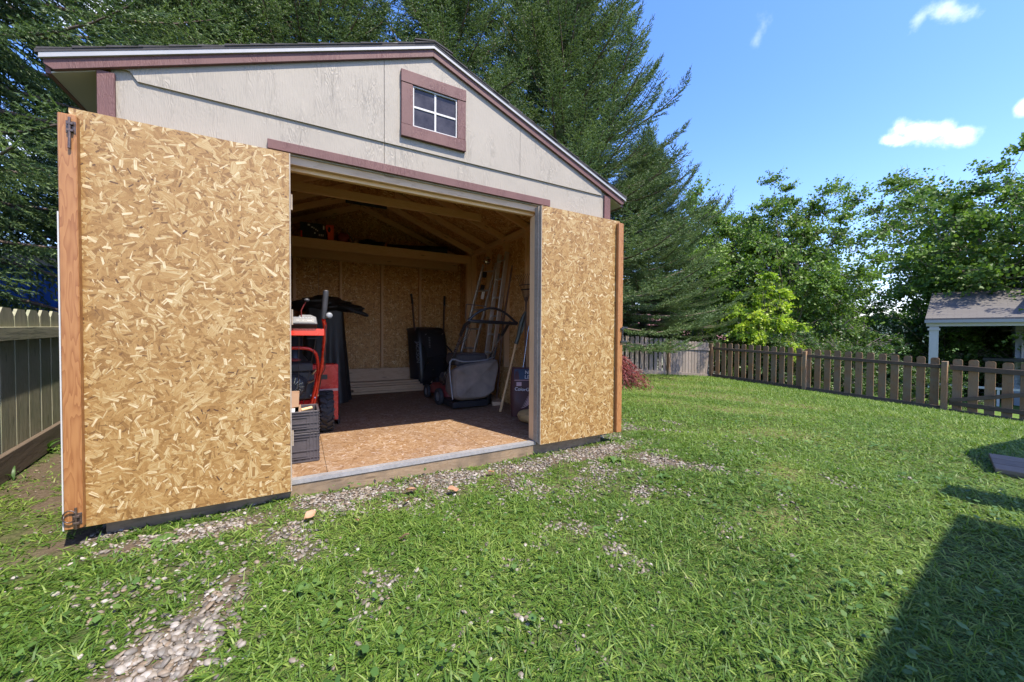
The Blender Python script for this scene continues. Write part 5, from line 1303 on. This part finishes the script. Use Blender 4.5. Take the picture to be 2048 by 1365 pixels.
def leaves_mesh(C, N, size, aspect=.45, k=1):
    """leaf = two triangles folded along the rib, C centres, N pointing dirs"""
    n = len(C); D = norm(N); s_ = norm(np.cross(D, NR.normal(0, 1, (n, 3)))); up_ = np.cross(s_, D); L = (size*(.6+.7*NR.random(n)))[:, None]
    tip = C+D*L; l = C+D*L*.45+s_*L*aspect+up_*L*.08; r = C+D*L*.45-s_*L*aspect+up_*L*.08
    return np.stack([C, l, tip, r], 1)
def broad_tree(name, label, cat, H, rx, zc, rz_, ncl, per, size, mat, seed, crad=.7, trunk=.12, group='leafy trees beyond the fence', droop=.5, spread=1., stems=1, compound=True):
    t = thing(name, label, cat, (0, 0, 0), group); q = np.random.default_rng(seed); mb = MB(); Cs, Ns, Ts = [], [], []
    mb.tube([(0, 0, -.4), (.05, .02, zc*.35), (.12*q.normal(), .1*q.normal(), zc*.7), (.2*q.normal(), .2*q.normal(), zc+rz_*.4)], [trunk*1.3, trunk, trunk*.7, trunk*.25], 9)
    for i in range(ncl):
        v = q.normal(0, 1, 3); v /= np.linalg.norm(v); rr = min(1., q.random()**.40)
        lump = 1+.22*math.sin(3*math.atan2(v[1], v[0])+seed)+.14*math.sin(5*v[2]+seed*2)+.13*float(np.clip(q.normal(), -1.5, 1.2))
        c = np.array([v[0]*rx*rr*lump, v[1]*rx*rr*lump, zc+v[2]*rz_*rr*lump])
        if c[2] < .3: c[2] = .3+.3*q.random()
        b0 = np.array([0, 0, max(.2, c[2]*.55-.1*abs(v[2]))]); m1 = b0*.5+c*.5+np.array([0, 0, -.12*rx])+q.normal(0, .08*rx, 3)
        if i % 2 == 0 or ncl < 40: mb.tube([tuple(b0), tuple(m1), tuple(c)], [trunk*.32, trunk*.17, .006], 5, cap=False)
        cr = crad*(.55+.7*q.random()); out_ = c-np.array([0, 0, zc]); out_ /= max(.01, np.linalg.norm(out_)); out_ = out_+np.array([0, 0, .35])
        nt_ = max(3, per//9); ct_ = q.random()
        for k in range(nt_):
            tv = q.normal(0, 1, 3)*np.array([1, 1, .55])+out_*.8; tv /= np.linalg.norm(tv); L2 = cr*(.5+.7*q.random()); m = 9
            s_ = np.linspace(.25, 1, m); p = c+tv*(s_*L2)[:, None]+np.array([0, 0, -1.])*(droop*L2*s_**2*.5)[:, None]
            side = np.cross(tv, q.normal(0, 1, 3)); side /= np.linalg.norm(side)
            dd = tv*.5+side*np.where(np.arange(m) % 2 == 0, 1, -1.)[:, None]*.8+np.array([0, 0, -droop*.8])+q.normal(0, .25, (m, 3))
            Cs.append(p); Ns.append(dd); Ts.append(np.full(m, ct_))
            if k % 3 == 0: mb.tube([tuple(c), tuple(c+tv*L2*.9)], [.008, .003], 4, cap=False)
    C = np.concatenate(Cs); N = np.concatenate(Ns); V = leaves_mesh(C, N, size)
    soup('crown', V, 4, np.clip(NR.random(len(C))*.6+.4*np.concatenate(Ts), 0, 1), mat, t); mb.build('trunk', 'twig', t)
    return t
tG = place(broad_tree('leafy_tree', 'leafy green tree right of the big spruce, clustered leaves against the sky', 'tree', 9.4, 2.9, 5.2, 4.1, 240, 270, .115, 'leaf_a', 4, crad=1.0), 18.3, 8.4, 0, (.84, .84, .88))
tH = place(broad_tree('leafy_tree', 'wide airy tree above the neighbouring porch roof with feathery sprays of leaves', 'tree', 9.6, 4.4, 5.7, 4.3, 260, 270, .13, 'leaf_a', 9, crad=1.15), 25.5, 4.2)
place(copy_tree(tG, 'slender leafy tree standing in the gap between the two wide ones'), 24.0, 9.0, 2.2, (.7, .7, .54))
place(copy_tree(tG, 'leafy tree just left of the yellow-green one, darker and behind it'), 17.0, 11.5, 4.4, (.9, .9, .92))
place(copy_tree(tH, 'leafy tree at the right edge of the picture behind the porch'), 27.5, -1.0, 1.7, (1., 1., 1.02))
place(broad_tree('yellow_green_tree', 'small bright yellow-green tree in front of the dark leafy ones', 'tree', 3.6, 1.25, 2.2, 1.45, 70, 200, .09, 'leaf_b', 14, crad=.45, trunk=.06, droop=.8), 15.0, 7.75, z=-.75)
sh = broad_tree('bush', 'olive bush spilling over behind the brown pickets near the fence corner', 'bush', 2, 1.2, .9, .95, 60, 240, .055, 'leaf_c', 21, crad=.42, trunk=.03, group='bushes beyond the fence')
place(sh, 14.9, 6.9, 0, z=-.6)
for x, y, r, s, z, lb in ((15.6, 5.3, 1., .95, -.9, 'low bush half way along behind the brown pickets'), (14.2, 8.6, 2., .9, -.5, 'bush directly behind the corner post of the fences'), (16.6, 3.9, 3., .8, -1.2, 'small bush beside the white porch post'),
                      (18.0, 6.9, 4., 1.7, -1.6, 'large bush under the leafy tree, left of the hill view'), (23.5, 4.8, 5., 2.0, -1.6, 'tall dark bush seen under the porch roof beside its post'), (24.0, 2.6, .5, 2.1, -1.8, 'tall dark bush filling the middle of the view under the porch'),
                      (23.0, 7.6, 1.5, 1.5, -2., 'dense bush left of the porch below the hill'), (24.5, .6, 2.5, 2., -1.8, 'tall bush beside the neighbouring house wall'), (13.0, 11.5, 1.2, 1.2, -.6, 'bush between the spruce trunk and the fence corner'),
                      (20.5, 10.2, .7, 1.8, -2., 'broad bush behind the yellow-green tree')):
    place(copy_tree(sh, lb), x, y, r, (s, s, s), z)
# red cut-leaf maple in the lawn
t = thing('red_maple', 'low weeping red-leaved maple on the lawn next to the right shed door', 'maple', (0, 0, 0))
q = np.random.default_rng(5); Cs, Ns = [], []; mb = MB()
mb.tube([(0, 0, -.1), (.03, 0, .3), (0, .05, .62)], [.04, .03, .02], 8)
for i in range(130):
    az = q.random()*6.28; Lr = .35+.75*q.random(); h = .55+.35*q.random(); m = 14; s_ = np.linspace(.1, 1, m)
    hd = np.array([math.cos(az), math.sin(az), 0]); p = hd*(s_*Lr)[:, None]; p[:, 2] = h*(1-s_**2.2)+.12*q.random()+.04
    mb.tube([tuple(x) for x in p[::4]], [.008, .006, .004, .003][:len(p[::4])], 4, cap=False)
    for j in range(m):
        for k in range(5): Cs.append(p[j]+q.normal(0, .02, 3)); Ns.append(hd*.8+np.array([0, 0, -.6])+q.normal(0, .45, 3))
V = leaves_mesh(np.array(Cs), np.array(Ns), .085, .12); soup('crown', V, 4, NR.random(len(Cs)), 'leaf_red', t); mb.build('branches', 'dkred', t)
place(t, 6.15, 6.3, .3, (.82, .82, .85))

# ------------------------------------------------------------------ neighbours' buildings
E1 = Vector((.17, -.985, 0)).normalized(); E2 = Vector((.985, .17, 0)).normalized()
def nb(u, v, z): return Vector((19.50, 4.46, 0))+E1*u+E2*v+Vector((0, 0, z))
t = thing('neighbouring_house', 'neighbouring house with grey shingled porch roof on a slim white post', 'house', (19.5, 4.46, -1.6))
def hexa(mb, P, uvs=None):
    """8 corner points: bottom 4, top 4"""
    for f in ((0, 3, 2, 1), (4, 5, 6, 7), (0, 1, 5, 4), (2, 3, 7, 6), (1, 2, 6, 5), (3, 0, 4, 7)):
        q_ = [P[i] for i in f]; a = (q_[1]-q_[0]).length; b = (q_[2]-q_[1]).length; mb.poly(q_, [(0, 0), (a, 0), (a, b), (0, b)])
mb = MB(); P = [nb(-.02, -.06, 1.735), nb(9, -.06, 1.70), nb(9, 3.05, 2.86), nb(-.02, 3.05, 2.86)]
mb.poly(P[::-1], [(0, 0), (0, 9), (3.3, 9), (3.3, 0)][::-1]) if False else None
P4 = P+[p+Vector((0, 0, .045)) for p in P]
mb = MB()
for f in ((0, 3, 2, 1), (0, 1, 5, 4), (2, 3, 7, 6), (1, 2, 6, 5), (3, 0, 4, 7)): mb.poly([P4[i] for i in f])
mb.poly([P4[4], P4[5], P4[6], P4[7]], [(0, 0), (9, 0), (9, 3.3), (0, 3.3)])
mb.build('roof', 'gshingle', t)
mb = MB(); P = [nb(-.02, 3.05, 2.86), nb(9, 3.05, 2.86), nb(9, 6.1, 1.7), nb(-.02, 6.1, 1.7)]; P4 = P+[p+Vector((0, 0, .045)) for p in P]; hexa(mb, P4); mb.build('roof', 'gshingle', t)
mb = MB(); hexa(mb, [nb(0, -.02, 1.50), nb(9, -.02, 1.50), nb(9, .16, 1.50), nb(0, .16, 1.50), nb(0, -.02, 1.69), nb(9, -.02, 1.66), nb(9, .16, 1.72), nb(0, .16, 1.75)]); mb.build('beam', 'whitep', t)
mb = MB(); hexa(mb, [nb(-.03, -.16, 1.62), nb(9, -.16, 1.59), nb(9, -.061, 1.59), nb(-.03, -.061, 1.62), nb(-.03, -.16, 1.725), nb(9, -.16, 1.695), nb(9, -.061, 1.695), nb(-.03, -.061, 1.725)]); mb.build('gutter', 'drip', t)
mb = MB(); hexa(mb, [nb(.08, -.0, -1.5), nb(.30, -.0, -1.5), nb(.30, .2, -1.5), nb(.08, .2, -1.5), nb(.08, -.0, 1.498), nb(.30, -.0, 1.498), nb(.30, .2, 1.498), nb(.08, .2, 1.498)]); mb.box(0, .01, 0, .01, 0, .01) if False else None; mb.build('post', 'whitep', t)
mb = MB(); hexa(mb, [nb(.04, -.04, 1.36), nb(.34, -.04, 1.36), nb(.34, -.001, 1.36), nb(.04, -.001, 1.36), nb(.04, -.04, 1.43), nb(.34, -.04, 1.43), nb(.34, -.001, 1.43), nb(.04, -.001, 1.43)]); mb.build('post_collar', 'whitep', t)
mb = MB(); hexa(mb, [nb(2.0, 1.6, -2), nb(9, 1.6, -2), nb(9, 5, -2), nb(2.0, 5, -2), nb(2.0, 1.6, 2.2), nb(9, 1.6, 2.2), nb(9, 5, 2.5), nb(2.0, 5, 2.5)]); mb.build('wall', 'greysiding', t)
mb = MB()
for k in range(22): hexa(mb, [nb(1.99, 1.575, -.9+k*.11), nb(9, 1.575, -.9+k*.11), nb(9, 1.599, -.9+k*.11), nb(1.99, 1.599, -.9+k*.11), nb(1.99, 1.592, -.80+k*.11), nb(9, 1.592, -.80+k*.11), nb(9, 1.599, -.80+k*.11), nb(1.99, 1.599, -.80+k*.11)])
mb.build('siding_boards', 'greysiding', t)
mb = MB(); hexa(mb, [nb(2.12, 1.53, -.5), nb(2.9, 1.53, -.5), nb(2.9, 1.572, -.5), nb(2.12, 1.572, -.5), nb(2.12, 1.53, .95), nb(2.9, 1.53, .95), nb(2.9, 1.572, .95), nb(2.12, 1.572, .95)]); wn_ = mb.build('window', 'whitep', t)
mb = MB()
for z0, z1 in ((-.44, .20), (.26, .89)): hexa(mb, [nb(2.18, 1.522, z0), nb(2.84, 1.522, z0), nb(2.84, 1.529, z0), nb(2.18, 1.529, z0), nb(2.18, 1.522, z1), nb(2.84, 1.522, z1), nb(2.84, 1.529, z1), nb(2.18, 1.529, z1)])
mb.build('pane', 'glass', wn_)
mb = MB(); hexa(mb, [nb(.0, .2, -1.75), nb(9, .2, -1.75), nb(9, 3, -1.75), nb(.0, 3, -1.75), nb(.0, .2, -1.35), nb(9, .2, -1.35), nb(9, 3, -1.35), nb(.0, 3, -1.35)]); mb.build('porch_floor', 'deck', t)
mb = MB()
for k in range(8): hexa(mb, [nb(.5+k*.55, .25, -1.35), nb(.56+k*.55, .25, -1.35), nb(.56+k*.55, .3, -1.35), nb(.5+k*.55, .3, -1.35), nb(.5+k*.55, .25, -.6), nb(.56+k*.55, .25, -.6), nb(.56+k*.55, .3, -.6), nb(.5+k*.55, .3, -.6)])
hexa(mb, [nb(.3, .23, -.6), nb(5, .23, -.6), nb(5, .32, -.6), nb(.3, .32, -.6), nb(.3, .23, -.53), nb(5, .23, -.53), nb(5, .32, -.53), nb(.3, .32, -.53)]); mb.build('railing', 'whitep', t)
mb = MB(); P = [nb(3.4, .6, 4.6), nb(12, .6, 4.6), nb(12, 7, 4.6), nb(3.4, 7, 4.6)]; P4 = [p-Vector((0, 0, 2.4)) for p in P]+P; hexa(mb, P4); mb.build('upper_wall', 'greysiding', t)
# outdoor table under the porch
mb = MB(); mb.box(20.4, 21.2, 1.9, 3.3, .33, .42); 
for a in (20.45, 21.1):
    for b in (1.95, 3.2): mb.box(a, a+.06, b, b+.06, -1.4, .329)
one('porch_table', mb, 'black', 'black tall table standing under the neighbouring porch roof', 'table')
def house(name, label, x0, x1, y0, y1, zb, ze, zr, wall, roof, over=.4, win=None):
    t = thing(name, label, 'house', ((x0+x1)/2, y0, zb)); ym = (y0+y1)/2
    mb = MB(); mb.box(x0, x1, y0, y1, zb, ze, keepuv=True); mb.prism([(y0, ze), (y1, ze), (ym, zr-.06)], x0, x1, 'x'); mb.build('wall', wall, t)
    for s in (0, 1):
        ya = y0-over if s == 0 else y1+over; za = ze-over*(zr-ze)/(ym-y0)
        P = [Vector((x0-over, ya, za)), Vector((x1+over, ya, za)), Vector((x1+over, ym, zr)), Vector((x0-over, ym, zr))]
        mb = MB(); hexa(mb, P+[p+Vector((0, 0, .10)) for p in P]); mb.build('roof', roof, t)
    mb = MB(); za = ze-over*(zr-ze)/(ym-y0); mb.box(x0-over, x1+over, y0-over-.03, y0-over-.002, za-.04, za+.12); mb.build('eave_trim', 'whitep', t)
    for k, (wx, wz) in enumerate(win or []):
        mb = MB(); mb.box(wx-.5, wx+.5, y0-.05, y0-.002, wz-.4, wz+.4); w = mb.build('window', 'whitep', t)
        mb = MB(); mb.box(wx-.44, wx-.02, y0-.058, y0-.0505, wz-.34, wz+.34); mb.box(wx+.02, wx+.44, y0-.058, y0-.0505, wz-.34, wz+.34); mb.build('pane', 'glass', w)
    return t
house('house', 'pale house with maroon roof and a small dark window beyond the back fence', 17.5, 25.6, 15.5, 22.5, -3, .85, 2.7, 'vinyl', 'maroon', .35, [(22.4, .30), (19., .30)])
house('outbuilding', 'outbuilding with a blue-grey metal roof beyond the back fence', 10.2, 13.3, 12.5, 16.5, -1.5, .95, 1.9, 'vinyl', 'bluegrey_roof', .3)
house('outbuilding', 'small red-roofed outbuilding next to the blue-grey roofed one', 13.95, 15.3, 12.6, 16.4, -1.5, .95, 1.9, 'vinyl', 'maroon', .2)
# blue outbuilding behind the left fence
t = thing('blue_outbuilding', 'bright blue low building with pale roof edge behind the left fence', 'outbuilding', (-5, 9, 0))
mb = MB(); mb.box(-9, -2.9, 8.8, 11.5, -.3, 2.15, keepuv=True); mb.build('wall', 'blue', t)
mb = MB(); mb.box(-9.2, -2.7, 8.6, 11.7, 2.16, 2.30); mb.build('roof', 'pale', t)
mb = MB(); mb.box(-9, -2.88, 8.77, 8.798, 1.2, 1.34); mb.build('dark_band', 'dkblue', t)
# unseen slabs and posts added behind the camera to cast the lawn shadows
t = thing('shade_slab', 'unseen white slab on posts added behind the camera to shade the lawn corner', 'shadow caster', (2.6, -2.5, 0))
rt_ = Matrix.Translation((4.09, -1.15, 0)) @ Matrix.Rotation(R_(4.9), 4, 'Z')
mb = MB(); mb.M = rt_; mb.box(-3.0, 0, -2.6, 0, 3.12, 3.28); mb.build('roof', 'whitep', t)
for x in (-2.95, -.2):
    for y in (-2.5, -.2): mb = MB(); mb.M = rt_; mb.box(x, x+.12, y, y+.12, -.2, 3.119); mb.build('post', 'whitep', t)
t = thing('shade_frame', 'unseen white posts and slab added beside the first slab to cast lawn shadows', 'shade_frame', (6, -1, -.1))  # unseen post and slab, shaped for the shadows at the lawn's right edge
mb = MB(); mb.box(4.40, 4.72, -1.05, -.83, -.3, 3.0); mb.build('post', 'whitep', t)
mb = MB(); mb.prism([(5.6, -1.05), (5.7, -3.6), (12, -3.6), (12, -1.2), (6.4, -.80)], 3.15, 3.30, 'z'); mb.build('roof', 'whitep', t)
for x in (6.4, 11.7): mb = MB(); mb.box(x, x+.15, -1.40, -1.25, -.6, 3.149); mb.build('post', 'whitep', t)
# low wooden step at the right edge
t = thing('wooden_step', 'weathered low wooden step lying in the grass at the right edge', 'step', (6, .7, gzf(5.8, .7)))
z = gzf(5.5, .6); stm = Matrix.Translation((5.36, .80, z)) @ Matrix.Rotation(R_(12), 4, 'Z')
for k in range(3): mb = MB(); mb.M = stm; mb.box(-.31+k*.21, -.11+k*.21, -1.9, 0, .035, .07); mb.build('board', 'deck', t, bevel=.004)
mb = MB(); mb.M = stm; mb.box(-.30, .31, -.06, -.02, -.06, .034); mb.box(-.30, -.26, -1.8, -.061, -.06, .034); mb.build('frame', 'deck', t)

# ------------------------------------------------------------------ small things on the ground
def plant(x, y, n, L, w, label, erect=.9, seed=0):
    q = random.Random(seed); mb = MB(); z = gzf(x, y); L *= .72; w *= .72
    for k in range(n):
        az = 6.283*k/n+q.uniform(-.3, .3); hd = Vector((math.cos(az), math.sin(az), 0)); sd = Vector((-math.sin(az), math.cos(az), 0)); l = L*q.uniform(.7, 1.2); e = erect*q.uniform(.7, 1.1); G = []
        p = Vector((x, y, z))
        for i in range(7):
            t_ = i/6; ee = e-1.1*t_*t_; 
            if i: p = p+(hd*math.cos(ee)+Vector((0, 0, math.sin(ee))))*l/6
            wd = w*l/L*math.sin(math.pi*(.06+.94*t_)**.8)*.5+.001
            G.append([p-sd*wd+Vector((0, 0, wd*.35)), p, p+sd*wd+Vector((0, 0, wd*.35))])
        mb.grid(G)
    one('weed', mb, 'weed', label, 'weed', 'broad-leaved weeds in the lawn')
plant(-2.02, 5.05, 7, .24, .06, 'upright dock weed growing at the foot of the left fence', 1.3, 1)
plant(-1.86, 4.25, 3, .16, .02, 'thin grass-like weed by the left fence base board', 1.4, 2)
plant(-.62, 2.60, 9, .11, .055, 'flat rosette weed in front of the left shed door', .45, 3)
plant(2.42, 2.42, 9, .12, .07, 'rosette weed near the right shed door', .6, 4)
plant(.52, 2.60, 8, .08, .035, 'small rosette weed on the gravel in front of the threshold', .5, 5)
plant(.02, 1.80, 6, .10, .05, 'broad-leaved weed at the right edge of the near gravel patch', .6, 6)
plant(2.45, 1.95, 8, .09, .06, 'leafy weed where the gravel strip runs out on the right', .6, 7)
plant(1.50, 1.62, 7, .07, .045, 'round-leaved weed beside the small gravel patch in the lawn', .5, 8)
plant(1.12, 2.28, 8, .08, .05, 'pale round-leaved weed in the thin grass before the doorway', .5, 9)
def dleaf(x, y, s, a, label, seed):
    q = random.Random(seed); z = gzf(x, y)+.035; mt_ = Matrix.Translation((x, y, z)) @ Matrix.Rotation(a, 4, 'Z') @ Matrix.Rotation(q.uniform(-.5, .5), 4, 'X') @ Matrix.Rotation(q.uniform(-.4, .4), 4, 'Y')
    mb = MB(); mb.M = mt_; mb.grid([[(s*(i/6-.5), w*s*.33*math.sin(math.pi*(.04+.92*i/6))*(1+.15*math.sin(i*2.3)), .25*s*(w*w)*.6+.08*s*math.sin(i)) for w in (-1, -.5, 0, .5, 1)] for i in range(7)])
    one('fallen_leaf', mb, 'dryleaf', label, 'leaf', 'dry leaves fallen on the grass')
for i, (x, y, s, lb) in enumerate(((.915, 2.43, .085, 'tan fallen leaf curled on the grass right of the gravel before the threshold'), (.595, 2.39, .065, 'pinkish dry leaf left of the curled tan one'), (.473, 1.973, .055, 'small reddish leaf standing upright in the open lawn'),
                                   (.05, 2.44, .08, 'large dry leaf on the gravel nearest the left door hinge'), (.66, 2.55, .09, 'brown leaf half buried in the gravel close to the doorway'), (1.30, 2.62, .06, 'pale leaf fallen below the right half of the threshold'), (.28, 2.25, .05, 'small pale leaf in the grass in front of the near crates'))): dleaf(x, y, s, i*1.3, lb, i)
